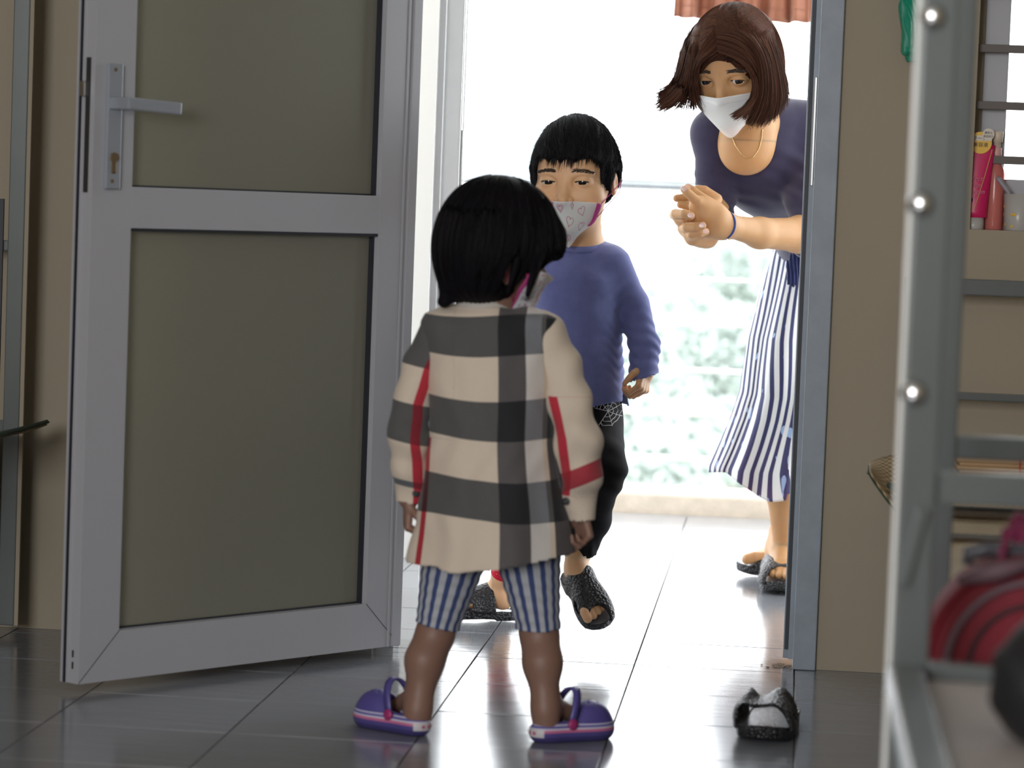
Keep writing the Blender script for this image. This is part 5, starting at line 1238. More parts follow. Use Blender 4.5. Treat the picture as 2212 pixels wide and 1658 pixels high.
# blue top
t = NT('blue_jersey'); t.col(t.mix(t.noise(60, 4), srgb(108, 116, 178), srgb(128, 136, 198))); t.b.inputs['Roughness'].default_value = 0.9; t.b.inputs['Sheen Weight'].default_value = 0.4; t.b.inputs['Sheen Roughness'].default_value = 0.5; cloth_bump(t, 700, 0.3); M['blue'] = t.m
SH = SDF()
tl = [(515, 1205, 1295, .046), (527, 1178, 1325, .055), (545, 1163, 1343, .064), (600, 1152, 1345, .083), (700, 1150, 1343, .087), (800, 1150, 1347, .090), (860, 1150, 1350, .094), (884, 1150, 1352, .096)]
SH.u(f_loft([(P((a+c)/2, v)[2], P((a+c)/2, v)[0], BY+0.01, (P(c, v)[0]-P(a, v)[0])/2, ry) for v, a, c, ry in tl]))
for a_ in (RAb, LAb):
    SH.chain([a_[0], a_[1], a_[2], a_[3]+(a_[3]-a_[2])*0.35], [0.037, 0.0295, 0.0285, 0.0285], 0.012, 0.025)
    d_ = unit(a_[3]-a_[2]); e_ = a_[3]+d_*0.0; S_c = (e_, d_)
bbz = P(1260, 884)[2]
SH.sub(f_loft([(bbz-0.05, P(1250, 870)[0], BY+0.01, 0.085, 0.086), (bbz+0.03, P(1250, 840)[0], BY+0.01, 0.078, 0.078)]), 0.002)
SH.sub(f_ell(P(1252, 497, -0.02), (0.046, 0.055, 0.030)), 0.006)
Rw = P(1392, 780)
def bd(p):
    x = p[:, 0]; z = p[:, 2]; wgt = np.exp(-((p-P(1390, 770))**2).sum(1)/0.0045)
    low = np.clip((P(1250, 730)[2]-z)/0.12, 0, 1)
    f1_ = np.exp(-((x-P(1300, 820)[0])*22+(z-P(1300, 800)[2])*16)**2)+np.exp(-((x-P(1315, 760)[0])*30-(z-P(1300, 790)[2])*8)**2)*0.7
    ar = np.exp(-((p-P(1310, 645))**2).sum(1)/0.0016)
    return 0.0022*wgt*np.sin((z*1.0+x*0.45)*300+2.5*np.sin(x*60+p[:, 1]*50))+low*0.004*np.sin(x*75+z*30+2)-0.004*low*f1_+0.0014*np.sin(x*50+z*45+1)*np.sin(z*50)+0.003*ar*np.sin((x-z)*170)
SH.disp = bd
V, F = surf(SH, lo+[0, 0.1, 0.4], hi, 0.0026)
def keepb(c):
    k = np.ones(len(c), bool)
    for a_, ex in ((RAb, 0.008), (LAb, 0.0)):
        d_ = unit(a_[3]-a_[2]+np.array([0, 0, -0.0])); near = (np.linalg.norm(c-a_[3], axis=1) < 0.07) & ((c[:, 0] > P(1349, 800)[0]) | (a_ is LAb))
        nn_ = d_ if ex == 0 else unit(np.array([0.35, 0, -1]))
        k &= ~(near & (((c-a_[3])@nn_) > ex))
    tor = np.abs(c[:, 0]-P(1250, 880)[0]) < 0.11
    k &= ~(tor & (c[:, 2] < bbz+0.012+0.010*np.sin((c[:, 0]-P(1290, 870)[0])*28)*(c[:, 1] < BY)))
    return k
V, F = clipfaces(V, F, keepb); top = solid(mk('long_sleeved_top', V, F, M['blue'], boy, True), 0.002)
Gc = []
for a in np.linspace(0, 2*math.pi, 48, endpoint=False):
    c_ = P(1252, 514, -0.005); rx, ry = 0.049, 0.050; zo = -0.016*(0.5+0.5*math.cos(a))*1.0
    Gc.append([c_+[rx*1.05*math.sin(a), -ry*1.08*math.cos(a), zo-0.011], c_+[rx*1.04*math.sin(a), -ry*1.06*math.cos(a), zo-0.004], c_+[rx*0.95*math.sin(a), -ry*0.97*math.cos(a), zo+0.006], c_+[rx*0.90*math.sin(a), -ry*0.91*math.cos(a), zo+0.004]])
V, F = grid_mesh(np.array(Gc), True); solid(mk('neck_band', V, F, M['blue'], top, True), 0.002)
# black trousers
M['black_jersey'] = simple('black_jersey', (0.014, 0.013, 0.015), 0.85, var=0.15, nscale=50, bump=0.25, bscale=700, spec=0.2)
T = SDF(); T.u(f_loft([(P(1250, 935)[2], P(1250, 900)[0], BY+0.01, 0.070, 0.062), (P(1250, 850)[2], P(1250, 850)[0], BY+0.01, 0.078, 0.068)]))
T.chain([L1[0], L1[1]+[0.006, -0.006, 0], L1[2], P(1260, 1185, 0.0)], [0.056, 0.050, 0.043, 0.028], 0.02, 0.03)
T.chain([L2[0], L2[1], L2[2]], [0.056, 0.048, 0.040], 0.02, 0.03); L2e = L2[2]+(L2[3]-L2[2])*0.45; T.chain([L2[2], L2e], [0.040, 0.030], 0.02)
T.disp = lambda p: 0.0028*np.exp(-((p-L1[1])**2).sum(1)/0.006)*np.sin(p[:, 2]*150+p[:, 0]*60)+0.0018*np.sin(p[:, 0]*70+p[:, 2]*30)*np.sin(p[:, 2]*38)+0.002*np.exp(-((p-P(1260, 1180))**2).sum(1)/0.002)*np.sin(p[:, 0]*400)
V, F = surf(T, lo+[0, 0.1, 0.03], hi-[0, 0, 0.5], 0.003)
V, F = clipfaces(V, F, lambda c: ~(((c[:, 2] < P(1260, 1197)[2]) & (c[:, 0] > P(1200, 1150)[0])) | (((c-L2e)@unit(L2[3]-L2[2]) > 0.0) & (np.linalg.norm(c-L2e, axis=1) < 0.08))))
tr_ = solid(mk('trousers', V, F, M['black_jersey'], boy, True), 0.002)
b = MB(); d_ = unit(L1[3]-L1[2]); b.tube([P(1262, 1150, -0.0), P(1258, 1175, 0.0), P(1255, 1196, 0.004)], [0.0325, 0.0275, 0.0255], 20, caps=False); b.build('ankle_cuff', M['black_jersey'], tr_, True)
b = MB(); d_ = unit(L2[3]-L2[2]); b.tube([L2e-d_*0.01, L2e+d_*0.03], [0.0315, 0.029], 20, caps=False)
b.tube([L2e+d_*0.028, L2e+d_*0.052], [0.0255, 0.0245], 20, caps=False); b.build('ankle_cuff', simple('red_cuff', srgb(215, 15, 55), 0.7), tr_, True, label='red ankle cuff')
# white spider-web print on the hip
wc = P(1300, 888, -0.0); RW = []
cen = (1306, 896)
for a in (-2.9, -2.3, -1.7, -1.1, -0.4, 0.4, 1.2, 2.2): RW.append([cen, (cen[0]+30*math.cos(a), cen[1]+34*math.sin(a))])
for r_ in (0.4, 0.72, 1.0):
    rg = []
    for a in np.linspace(-2.9, 2.2, 22): k_ = 1-0.12*abs(math.sin(a*5)); rg.append((cen[0]+28*r_*k_*math.cos(a), cen[1]+32*r_*k_*math.sin(a)))
    RW.append(rg)
b = MB()
for ln_ in RW:
    q = np.array(ln_, float); tt = np.linspace(0, 1, 10); q = np.stack([np.interp(tt, np.linspace(0, 1, len(q)), q[:, i]) for i in (0, 1)], 1) if len(q) < 10 else q
    P3 = np.array([P(u, v, -0.15) for u, v in q])
    for _ in range(30):
        P3 = P3+np.array([0, 1.0, 0])*np.clip(T(P3)-0.0004, -0.003, 0.03)[:, None]*0.7
    P3 = P3[np.abs(T(P3)) < 0.003]
    if len(P3) > 2: b.tube(P3, 0.0006, 5)
b.build('web_print', simple('white_print', (0.75, 0.75, 0.75), 0.7, var=0), tr_, True, label='white web print on the hip')
# sandals
SL = 0.178
so1 = sandal(boy, o1-F1[:, 1]*0.016-F1[:, 2]*0.004, F1, SL, -1, (0.34, 0.16), 0.30, 0.95); so1['label'] = 'black rubber sandal on the lifted foot'
so2 = sandal(boy, o2-F2[:, 1]*0.010-F2[:, 2]*0.002, F2, SL, 1, (0.34, 0.16), 0.30, 0.88)

# ================================================================== woman, bending forward outside the door
wo = empty('person', pt(1700, 1262, 6.66)*[1, 1, 0], 'woman in white mask, navy top and striped skirt bending forward on the balcony, hands clasped', 'person')
W = lambda u, v, Y: pt(u, v, Y)
hc = W(1583, 142, 6.12); hR = head_frame(hc, (-math.sin(0.30), -math.cos(0.30), -0.50), roll=-0.05); hh = 0.225
S = SDF(); g = add_head(S, hc, hR, hh, False, 0.019)
S.chain([g(0, -0.12, -0.28), W(1625, 262, 6.26)], [0.050, 0.050], 0.03)
S.u(f_ell(W(1612, 318, 6.26), (0.060, 0.050, 0.060)), 0.04)
S.chain([W(1545, 285, 6.33), W(1640, 262, 6.33), W(1745, 275, 6.38)], [0.032, 0.045, 0.034], 0.03, 0.05)
S.u(f_ell(W(1655, 345, 6.40), (0.095, 0.085, 0.085)), 0.05); S.chain([W(1690, 400, 6.47), W(1760, 480, 6.62), W(1765, 600, 6.74)], [0.07, 0.07, 0.075], 0.04)
RA = [W(1545, 290, 6.33), W(1547, 440, 6.32), W(1525, 508, 6.16)]
LA = [W(1752, 300, 6.38), W(1742, 495, 6.26), W(1725, 507, 6.22), W(1640, 503, 6.13), W(1572, 487, 6.05)]
S.chain(RA, [0.034, 0.032, 0.024], 0.015, 0.03); S.chain(LA, [0.036, 0.037, 0.0365, 0.031, 0.0225], 0.015, 0.03)
# clasped hands; her left hand in front, index and middle fingers pointing up, the other hand's fingers wrapped over it
def fing(pts, rs, k=0.0015, k0=0.008):
    P_ = [W(u, v, Y) for u, v, Y in pts]; S.u(f_cap(P_[0], P_[1], rs[0], rs[1]), k0)
    for i in range(1, len(P_)-1): S.u(f_cap(P_[i], P_[i+1], rs[i], rs[i+1]), k)
    return P_
S.chain([W(1568, 487, 6.05), W(1545, 478, 6.035), W(1520, 462, 6.025)], [0.0235, 0.027, 0.026], 0.01, 0.02)
S.u(f_cap(W(1548, 492, 6.045), W(1512, 490, 6.04), 0.022, 0.018), 0.02)
S.u(f_cap(W(1545, 462, 6.035), W(1508, 440, 6.02), 0.022, 0.017), 0.02)
nails = []
nails.append(fing([(1528, 452, 6.02), (1508, 437, 6.005), (1484, 415, 6.0), (1472, 418, 6.0)][:3]+[(1478, 409, 6.0)], [0.0130, 0.0105, 0.0090, 0.0080]))
nails.append(fing([(1545, 448, 6.04), (1520, 430, 6.03), (1497, 412, 6.03), (1486, 405, 6.03)], [0.0135, 0.0105, 0.0092, 0.0082]))
fing([(1540, 440, 6.07), (1512, 420, 6.09), (1490, 425, 6.10), (1462, 428, 6.09)], [0.012, 0.010, 0.009, 0.008])
fing([(1520, 450, 6.07), (1490, 445, 6.085), (1470, 442, 6.085)], [0.012, 0.0095, 0.008])
fing([(1548, 430, 6.08), (1522, 412, 6.075), (1507, 409, 6.075)], [0.012, 0.0105, 0.0095])      # thumb tip seen behind
# the other hand, palm behind, fingers coming round
S.chain([W(1525, 508, 6.16), W(1505, 500, 6.10), W(1488, 490, 6.085)], [0.023, 0.025, 0.024], 0.01, 0.02)
S.u(f_cap(W(1530, 515, 6.10), W(1497, 512, 6.06), 0.020, 0.018), 0.02)
nails.append(fing([(1478, 478, 6.085), (1457, 463, 6.05), (1460, 461, 6.01), (1478, 462, 5.985), (1492, 466, 5.985)], [0.0115, 0.0108, 0.0100, 0.0095, 0.0085]))
nails.append(fing([(1490, 500, 6.07), (1478, 493, 6.03), (1484, 491, 6.0), (1503, 490, 5.99), (1517, 487, 5.99)], [0.0115, 0.0108, 0.0100, 0.0095, 0.0085]))
nails.append(fing([(1500, 512, 6.06), (1488, 506, 6.02), (1495, 506, 6.0), (1512, 503, 5.995), (1524, 500, 6.0)], [0.0112, 0.0105, 0.0098, 0.009, 0.008]))
fing([(1492, 485, 6.085), (1468, 478, 6.06), (1466, 474, 6.03), (1478, 474, 6.015)], [0.011, 0.0100, 0.009, 0.008])
# legs
K1 = [W(1730, 640, 6.70), W(1700, 930, 6.62), W(1692, 1040, 6.64), W(1695, 1175, 6.68)]
K2 = [W(1790, 640, 6.76), W(1760, 930, 6.80), W(1755, 1040, 6.86), W(1700, 1190, 6.90)]
for k_ in (K1, K2): S.chain(k_, [0.060, 0.045, 0.041, 0.0265], 0.03, 0.04)
FR = frameR((0.06, -1, 0), Z3); FL2 = frameR((-0.98, -0.15, 0), Z3); WL = 0.215
go1 = pt(1690, 1275, 6.60); gz = pt(1692, 1272, 6.6)
t1 = np.array([pt(1690, 1270, 6.60)[0], 0, 0]); o1 = np.array([pt(1690, 1262, 6.6)[0]-0.012, 6.755, 0.030]); foot(S, o1, FR, WL, 1)
o2 = np.array([pt(1600, 1242, 6.86)[0]+0.215, 6.89, 0.030]); foot(S, o2, FL2, WL, 1)
lo = np.array([-0.25, 5.9, 0.0]); hi = np.array([0.36, 7.1, 1.38])
hcen = W(1505, 460, 6.03)
body_mesh(S, 'body', [hb(hc, 0.15, 0.0018), hb(hcen, 0.085, 0.0014), hb(o2+FL2[:, 1]*0.17, 0.07, 0.0022), hb(o1+FR[:, 1]*0.17, 0.07, 0.0022)], lo, hi, 0.0048, M['skin_woman'], wo)
face_parts(None, wo, S, hc, hR, hh, slit=(-0.25, 0.05))
for nl in nails:
    d = unit(nl[-1]-nl[-2]); c_ = nl[-1]+np.array([0, -1, 0])*0.0076*0.95+[0, 0, 0.001]
    for _ in range(6): c_ = c_+np.array([0, 1.0, 0])*S(c_[None])[0]*0.8
    nn = grad(S, c_[None])[0]; R_ = frameR(d, nn)
    b = MB(); prof = []
    Q = [c_+R_@np.array([0.0052*math.cos(a), 0.0068*math.sin(a), 0.0004]) for a in np.linspace(0, 2*math.pi, 14, endpoint=False)]
    mk('fingernail', [c_+nn*0.0010]+Q, [(0, 1+k, 1+(k+1) % 14) for k in range(14)], M['nail'], wo, True)
# bracelet and necklace
b = MB(); c_ = W(1566, 486, 6.045); ax = unit(W(1640, 500, 6.13)-W(1566, 486, 6.045)); R_ = frameR(ax, Z3); ring = []
for a in np.linspace(0, 2*math.pi, 33): ring.append(c_+R_@np.array([0.0270*math.cos(a), 0.004*math.sin(a)*0, 0.0275*math.sin(a)]))
b.tube(ring, 0.0026, 8, caps=False); br_ = b.build('bracelet', simple('blue_cord', srgb(40, 68, 140), 0.6), wo, True, label='blue cord bracelet')
MB().lathe([(0.002, 0), (0.0035, 0.002), (0.002, 0.004)], c_+R_@np.array([0.008, 0, -0.031]), Z3, 10).build('clasp', M['chrome'], br_, True)
nk = []
for u, v in ((1575, 268), (1578, 290), (1586, 312), (1600, 332), (1612, 342), (1626, 338), (1638, 320), (1644, 296), (1646, 275)):
    q = W(u, v, 6.10)
    for _ in range(30): q = q+np.array([0, 1.0, 0])*np.clip(S(q[None])[0]-0.001, -0.01, 0.03)*0.8
    nk.append(q)
nk = np.array(nk); tt = np.linspace(0, 1, 40); nk = np.stack([np.interp(tt, np.linspace(0, 1, len(nk)), nk[:, i]) for i in range(3)], 1)
MB().tube(nk, 0.0011, 6).build('necklace', simple('gold_chain', (0.85, 0.6, 0.3), 0.25, metal=1.0, var=0.1), wo, True, label='thin gold necklace')
# plain white mask
M['mask_w'] = simple('white_pleated_mask', (0.80, 0.76, 0.74), 0.9, var=0.02, sss=0.3, bump=0.08, bscale=600)
SM = SDF(); add_head(SM, hc, hR, hh, False)
Gm = mask_patch(SM, hc, hR, hh, -0.10, -0.545, 1.12, 0.008, n=60, m=40, blur=150)
mw = mask_obj(wo, Gm, M['mask_w'], None, label='plain white mask')
for bb_ in (0.05, 0.15): 
    MB().tube([onmask(Gm, a, bb_)+hR[:, 1]*0.0008 for a in np.linspace(-0.97, 0.97, 40)], 0.0006, 5).build('stitched_seam', M['mask_w'], mw, True)
for s in (-1, 1): MB().tube([onmask(Gm, s*0.98, 0.03), g(s*0.37, 0.02, -0.02), g(s*0.385, -0.08, 0.02), g(s*0.36, -0.1, -0.14), onmask(Gm, s*0.98, 0.6)], 0.0010, 6).build('ear_loop', M['mask_w'], mw, True)
# hair: base volume, then locks
H = SDF()
H.u(f_ell(g(0, -0.07, 0.13), np.array((0.395, 0.50, 0.42))*hh, hR))
H.u(f_ell(g(0, -0.22, -0.10), np.array((0.40, 0.33, 0.45))*hh, hR), 0.15*hh)
H.sub(f_ell(g(-0.02, 0.62, -0.16), np.array((0.33, 0.42, 0.47))*hh, hR), 0.04*hh)
H.sub(f_ell(g(0.0, 0.22, -0.42), np.array((0.40, 0.36, 0.30))*hh, hR), 0.04*hh)
V, F = surf(H, hc-0.2, hc+0.2, 0.0028); hair = mk('hair', V, F, M['hair_brown'], wo, True)
def wfl(p):
    q = (p-hc)@hR/hh; d = np.stack([np.sign(q[:, 0]+0.12)*0.9, -0.25+0*q[:, 0], -0.55-0.6*(np.abs(q[:, 0])>0.2)], 1); return d@hR.T
n = 11000; r0 = rng.normal(0, 1, (n, 3)); r0 /= np.linalg.norm(r0, axis=1)[:, None]; r0 = g(0, -0.08, 0.1)+(r0*0.5*hh)@hR.T; r0 = snap(H, r0, 0.0, 6)
q = (r0-hc)@hR/hh; r0 = r0[(q[:, 2] > -0.2)]
st = comb(H, r0, wfl, 9, 0.0075, 0.0016, 0.10); strand_obj('crown_strands', st, 0.0009, M['hair_brown'], hair, 0.3)
# guide locks, each a list of (u, v, depth)
def lock_mesh(name, guides, n, sp, r, ends=0.0, K=18):
    """n strands spread between neighbouring guide curves"""
    Gs = []
    for gd in guides:
        A = np.array([W(*q) for q in gd]); d = np.r_[0, np.cumsum(np.linalg.norm(np.diff(A, axis=0), axis=1))]; d /= d[-1]; tt = np.linspace(0, 1, K)
        C = np.stack([np.interp(tt, d, A[:, i]) for i in range(3)], 1)
        for _ in range(4): C[1:-1] = (C[:-2]+2*C[1:-1]+C[2:])/4
        Gs.append(C)
    Gs = np.array(Gs); pos = rng.uniform(0, len(Gs)-1.001, n); i = pos.astype(int); f = (pos-i)[:, None, None]
    st = Gs[i]*(1-f)+Gs[i+1]*f
    st = st+rng.normal(0, sp, (n, 1, 3))*np.linspace(0.5, 1.0+ends, K)[None, :, None]
    # clump strands towards a few lock centres near the tips
    cl = np.sin(pos*19)*0.004+np.sin(pos*43)*0.002; st[:, :, 0] += cl[:, None]*np.linspace(0, 1, K)[None]**1.5
    ln = rng.uniform(0.82, 1.0, n); idx = ln[:, None]*np.arange(K)[None]; i0 = np.clip(idx.astype(int), 0, K-2); fr_ = idx-i0
    st = np.take_along_axis(st, i0[..., None].repeat(3, 2), 1)*(1-fr_[..., None])+np.take_along_axis(st, (i0+1)[..., None].repeat(3, 2), 1)*fr_[..., None]
    sh_ = st.shape; p = st.reshape(-1, 3)
    for _ in range(3):
        d = H(p); bad = d < 0.0012
        if bad.any(): p[bad] += grad(H, p[bad])*(0.0020-d[bad])[:, None]
    st = p.reshape(sh_)
    return strand_obj(name, st, r, M['hair_brown'], hair, 0.35)
D = 6.12
# crown to the left side and out into the blown tips
lock_mesh('left_locks', [[(1565, 30, D), (1515, 75, D-.06), (1500, 130, D-.09), (1502, 185, D-.07), (1512, 215, D-.05), (1535, 248, D-.02)],
    [(1560, 25, D), (1505, 70, D-.04), (1490, 130, D-.07), (1485, 180, D-.06), (1470, 215, D-.05), (1440, 232, D-.04), (1418, 240, D-.03)],
    [(1560, 18, D+.02), (1500, 60, D-.0), (1478, 125, D-.03), (1472, 175, D-.03), (1455, 208, D-.02), (1430, 222, D-.02), (1416, 232, D-.02)],
    [(1565, 12, D+.03), (1500, 55, D+.03), (1472, 115, D+.02), (1466, 165, D+.01), (1447, 195, D), (1425, 203, D), (1418, 197, D)],
    [(1570, 12, D+.05), (1510, 50, D+.08), (1482, 110, D+.08), (1478, 170, D+.07), (1470, 212, D+.05), (1440, 235, D+.03), (1425, 242, D+.02)]], 2800, 0.0024, 0.0007, 0.6)
lock_mesh('nape_locks', [[(1540, 120, D+.09), (1500, 190, D+.07), (1505, 225, D+.04), (1532, 246, D+.02)], [(1600, 120, D+.12), (1560, 200, D+.12), (1540, 240, D+.09), (1560, 268, D+.06)], [(1660, 120, D+.12), (1650, 200, D+.12), (1640, 250, D+.10), (1640, 278, D+.07)]], 1300, 0.003, 0.0008)
# parting sweep across the forehead
lock_mesh('fringe_left', [[(1545, 60, D-.08), (1525, 85, D-.105), (1508, 115, D-.105), (1498, 150, D-.09), (1497, 190, D-.075)], [(1548, 85, D-.10), (1530, 105, D-.115), (1512, 125, D-.11), (1503, 150, D-.095), (1503, 200, D-.07)], [(1550, 110, D-.115), (1540, 118, D-.118), (1522, 128, D-.115), (1507, 145, D-.10), (1505, 180, D-.08)]], 900, 0.001, 0.0007)
lock_mesh('fringe_right', [[(1545, 60, D-.08), (1590, 60, D-.095), (1640, 100, D-.08), (1662, 160, D-.06), (1668, 220, D-.05)], [(1548, 80, D-.10), (1590, 85, D-.115), (1625, 115, D-.105), (1645, 160, D-.085), (1650, 215, D-.075), (1640, 262, D-.07)],
    [(1550, 100, D-.112), (1580, 108, D-.12), (1615, 130, D-.115), (1634, 160, D-.10), (1638, 205, D-.09), (1615, 240, D-.10), (1585, 258, D-.125)], [(1552, 112, D-.118), (1575, 118, D-.122), (1608, 136, D-.118), (1630, 165, D-.105), (1630, 210, D-.10), (1605, 238, D-.12), (1578, 248, D-.14)]], 1900, 0.0014, 0.00075, 0.5)
# crown to the right side
lock_mesh('right_locks', [[(1575, 12, D+.03), (1640, 30, D+.0), (1675, 90, D-.02), (1690, 150, D-.03), (1704, 190, D-.03), (1700, 225, D-.03)], [(1570, 20, D), (1640, 50, D-.04), (1670, 110, D-.05), (1680, 170, D-.06), (1688, 215, D-.06), (1672, 262, D-.05)],
    [(1560, 30, D-.03), (1625, 60, D-.07), (1660, 120, D-.075), (1668, 180, D-.075), (1668, 230, D-.075), (1645, 276, D-.07)], [(1552, 45, D-.06), (1610, 65, D-.09), (1645, 110, D-.095), (1655, 170, D-.09), (1650, 225, D-.09), (1622, 272, D-.09)],
    [(1550, 55, D-.075), (1600, 70, D-.10), (1635, 110, D-.10), (1645, 165, D-.095), (1640, 220, D-.095), (1612, 268, D-.10)]], 3600, 0.0016, 0.00075, 0.4)
lock_mesh('crown_locks', [[(1600, 60, D-.09), (1560, 20, D-.02), (1540, 22, D+.04), (1500, 70, D+.08)], [(1590, 40, D-.07), (1590, 10, D+.02), (1590, 18, D+.1), (1590, 80, D+.13)], [(1560, 45, D-.07), (1620, 14, D-.0), (1650, 28, D+.05), (1680, 90, D+.09)]], 500, 0.0012, 0.0007)
fly = [[(1500, 70, D), (1478, 130, D-.02), (1440, 165, D-.02), (1420, 198, D-.02)], [(1540, 22, D), (1530, 10, D), (1560, 4, D)], [(1690, 150, D), (1700, 172, D), (1712, 178, D)]]
lock_mesh('flyaway_hairs', fly[:1]*2, 7, 0.003, 0.00035); 
# navy top
t = NT('navy_jersey'); t.col(t.mix(t.noise(50, 3), srgb(38, 34, 62), srgb(52, 47, 80))); t.b.inputs['Roughness'].default_value = 0.85; t.b.inputs['Sheen Weight'].default_value = 0.25; cloth_bump(t, 900, 0.2); M['navy'] = t.m
SH = SDF()
SH.chain([W(1548, 288, 6.33), W(1640, 268, 6.34), W(1748, 272, 6.39)], [0.052, 0.062, 0.056], 0.03, 0.05)
SH.u(f_ell(W(1650, 350, 6.39), (0.112, 0.115, 0.105)), 0.04); SH.u(f_ell(W(1690, 400, 6.46), (0.108, 0.11, 0.078)), 0.05)
SH.chain([W(1715, 415, 6.50), W(1765, 475, 6.62), W(1768, 530, 6.70)], [0.082, 0.092, 0.098], 0.05)
SH.chain([W(1548, 290, 6.33), W(1548, 380, 6.33), W(1547, 478, 6.31)], [0.050, 0.0425, 0.0385], 0.02, 0.03)
SH.chain([W(1752, 300, 6.38), W(1750, 430, 6.30), W(1752, 512, 6.25)], [0.052, 0.050, 0.049], 0.02, 0.03)
SH.sub(f_ell(W(1610, 288, 6.17), (0.043, 0.10, 0.062)), 0.01)
def wd(p):
    a = np.exp(-((p-W(1547, 440, 6.3))**2).sum(1)/0.006); b_ = np.exp(-((p-W(1740, 420, 6.28))**2).sum(1)/0.008); c_ = np.exp(-((p-W(1690, 430, 6.35))**2).sum(1)/0.02)
    return 0.0022*a*np.sin(p[:, 2]*270+p[:, 0]*40)+0.0026*b_*np.sin(p[:, 2]*160+p[:, 0]*80)+0.003*c_*np.sin(p[:, 2]*70+p[:, 0]*50)
SH.disp = wd
V, F = surf(SH, lo+[0, 0, 0.5], hi, 0.0032)
eL = W(1724, 507, 6.22); ax1 = unit(W(1640, 503, 6.13)-W(1742, 497, 6.26)+[0, -0.03, 0])
def kw(c):
    k = ~((c[:, 2] < W(1547, 482, 6.31)[2]) & (c[:, 0] < W(1620, 480, 6.31)[0]))
    return k & (c[:, 2] > W(1745, 545, 6.3)[2]-0.03)
V, F = clipfaces(V, F, kw); top = mk('top', V, F, M['navy'], wo, True); solid(top, 0.002); top['label'] = 'navy scoop-necked top'
# sleeve end standing round the bent elbow
b = MB(); A_ = W(1760, 505, 6.27); d_ = unit(W(1640, 503, 6.13)-A_); A0 = W(1746, 508, 6.245)
b.tube([A0-d_*0.02, A0+d_*0.006, A0+d_*0.014], [0.049, 0.0465, 0.0415], 24, caps=False); solid(b.build('sleeve_cuff', M['navy'], top, True), 0.003)
# skirt: gathered at the waist, flaring to a dipping hem
t = NT('striped_viscose'); a_ = t.attr('su'); f_ = t.math('FRACT', a_); m_ = t.math('LESS_THAN', f_, 0.46)
blk = t.math('GREATER_THAN', t.noise(26, 1, 0.2, stretch=(2.0, 2.0, 1.0)), 0.70); navc = t.mix(blk, srgb(44, 48, 92), srgb(150, 172, 210))
t.col(t.mix(m_, (0.78, 0.74, 0.73), navc)); t.b.inputs['Roughness'].default_value = 0.75; t.b.inputs['Subsurface Weight'].default_value = 0.15; cloth_bump(t, 1100, 0.12); M['skirt'] = t.m
SYY = 6.72; prof = [(535, 1668, 1830, .085), (560, 1660, 1835, .10), (620, 1643, 1842, .125), (730, 1614, 1845, .145), (850, 1596, 1848, .15), (900, 1580, 1850, .155), (960, 1556, 1852, .16), (1010, 1534, 1855, .165), (1080, 1528, 1856, .17)]
zz_ = np.array([W((a+c)/2, v, SYY)[2] for v, a, c, r in prof])[::-1]; xl_ = np.array([W(a, v, SYY)[0] for v, a, c, r in prof])[::-1]; xr_ = np.array([W(c, v, SYY)[0] for v, a, c, r in prof])[::-1]; ry_ = np.array([p_[3] for p_ in prof])[::-1]
nT, nZ = 420, 90; th = np.linspace(math.pi/2, math.pi/2+2*math.pi, nT); G = np.zeros((nT, nZ, 3)); SU = np.zeros((nT, nZ))
ztop_ = W(1740, 535, SYY)[2]; zh_side = W(1540, 1003, SYY)[2]; zh_front = W(1680, 1072, SYY-.16)[2]
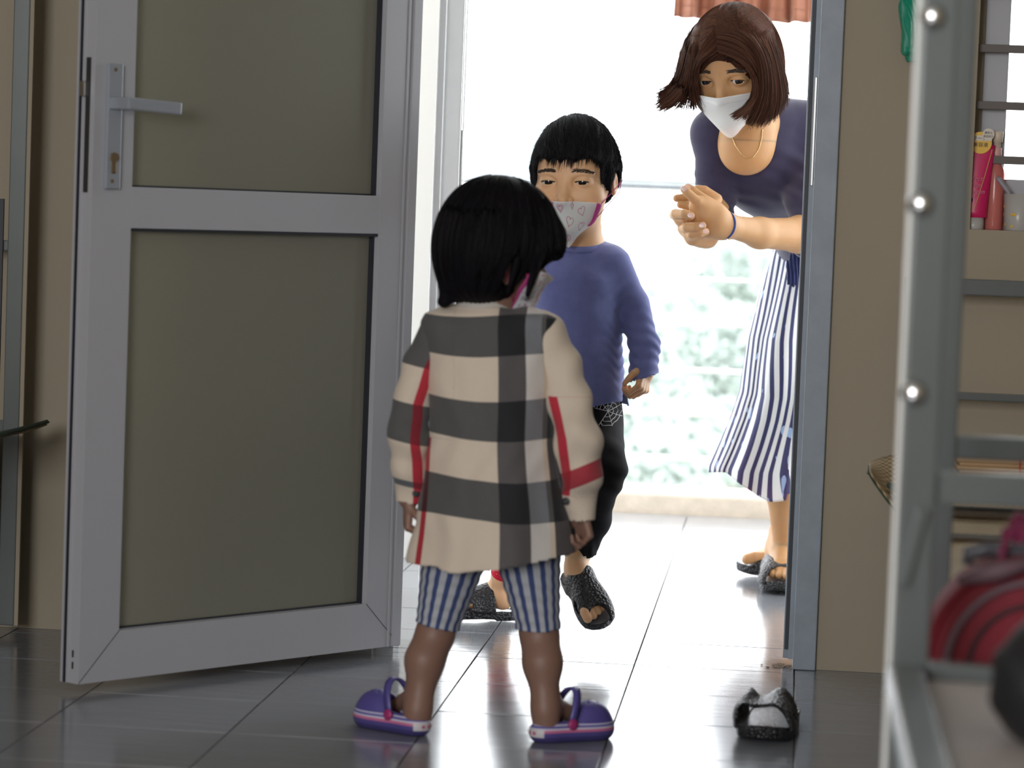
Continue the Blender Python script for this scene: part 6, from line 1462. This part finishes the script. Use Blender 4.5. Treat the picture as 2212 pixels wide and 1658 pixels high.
for i, a in enumerate(th):
    fr_w = np.clip((math.cos(a)+1.0)/0.85, 0, 1)**0.7      # 0 at the far left edge, 1 to the front
    zh = zh_side+(zh_front-zh_side)*fr_w+0.012*math.sin(a*5+1)
    if math.cos(a) > 0.05 and math.sin(a) < 0: zh += 0.012
    for j in range(nZ):
        t_ = j/(nZ-1); z = ztop_+(zh-ztop_)*t_
        xl, xr, ry = np.interp(z, zz_, xl_), np.interp(z, zz_, xr_), np.interp(z, zz_, ry_); cx = (xl+xr)/2; rx = (xr-xl)/2
        w1 = 0.10*math.sin(9*a+1.5*math.sin(3*a)+2.2*t_)+0.05*math.sin(17*a+2*t_); amp = (0.25+0.75*t_)
        r_ = 1+w1*amp*(0.35+0.65*abs(math.sin(a)))
        kn = 0.05*math.exp(-((a-4.35)/0.35)**2-((t_-0.45)/0.3)**2)
        G[i, j] = (cx+rx*(1+0.02*math.sin(9*a+3*t_))*math.cos(a), SYY+(ry*r_+kn)*math.sin(a), z)
        su = a/(2*math.pi)*44
        su += 0.55*(t_-0.4)*math.sin(3.1*a+0.6)+0.22*math.sin(9*a+5*t_)*t_+0.15*math.sin(4*a+9*t_)+1.6*max(0, t_-0.62)*max(0, -math.cos(a)-0.25)*3.0-1.2*t_
        SU[i, j] = su
V, F = grid_mesh(G); sk = mk('skirt', V, F, M['skirt'], wo, True, {'su': SU.ravel()+40}); solid(sk, 0.0022, 0); sk['label'] = 'white flared skirt with wavy navy stripes'
# waistband and dark blue tassel tie
b = MB(); kx = W(1716, 545, SYY-.11)
ts_ = SDF(); ts_.chain([W(1718, 545, 6.55), W(1714, 575, 6.545), W(1712, 608, 6.54)], [0.008, 0.016, 0.012], 0.01); ts_.chain([W(1722, 550, 6.55), W(1736, 590, 6.55)], [0.008, 0.012], 0.008)
ts_.disp = lambda p: 0.0022*np.sin(p[:, 0]*900+2*np.sin(p[:, 2]*60))
V, F = surf(ts_, W(1700, 620, 6.54)-0.03, W(1740, 535, 6.56)+0.03, 0.0022); mk('waist_tie', V, F, simple('dark_blue_tassel', srgb(30, 38, 85), 0.8), sk, True)['label'] = 'dark blue tasselled tie'
# sandals
so1 = sandal(wo, o1-FR[:, 1]*0.012-FR[:, 2]*0.004, FR, 0.240, 1, (0.25, 0.16), 0.32, 0.92)
so2 = sandal(wo, o2-FL2[:, 1]*0.012-FL2[:, 2]*0.004, FL2, 0.240, 1, (0.22, 0.15), 0.34, 0.84)
# ------------------------------------------------------------------ loose sandal on the floor
q0 = pt(1655, 1598, 4.70); qz = pt(1655, 1590, 4.72); Fs = frameR((-0.10, -1, 0), Z3); SLn = 0.25
qo = np.array([pt(1684, 1570, 4.8)[0], 4.955, 0.022])
ls = empty('sandal', (qo[0], 4.83, 0), 'single black rubber sandal with a collapsed strap lying on the floor tiles', 'sandal')
so = sandal(ls, qo, Fs, SLn, 1, (0.23, 0.17), 0.34, 0.88, dip=0.42, name='sole', twist=0.05)
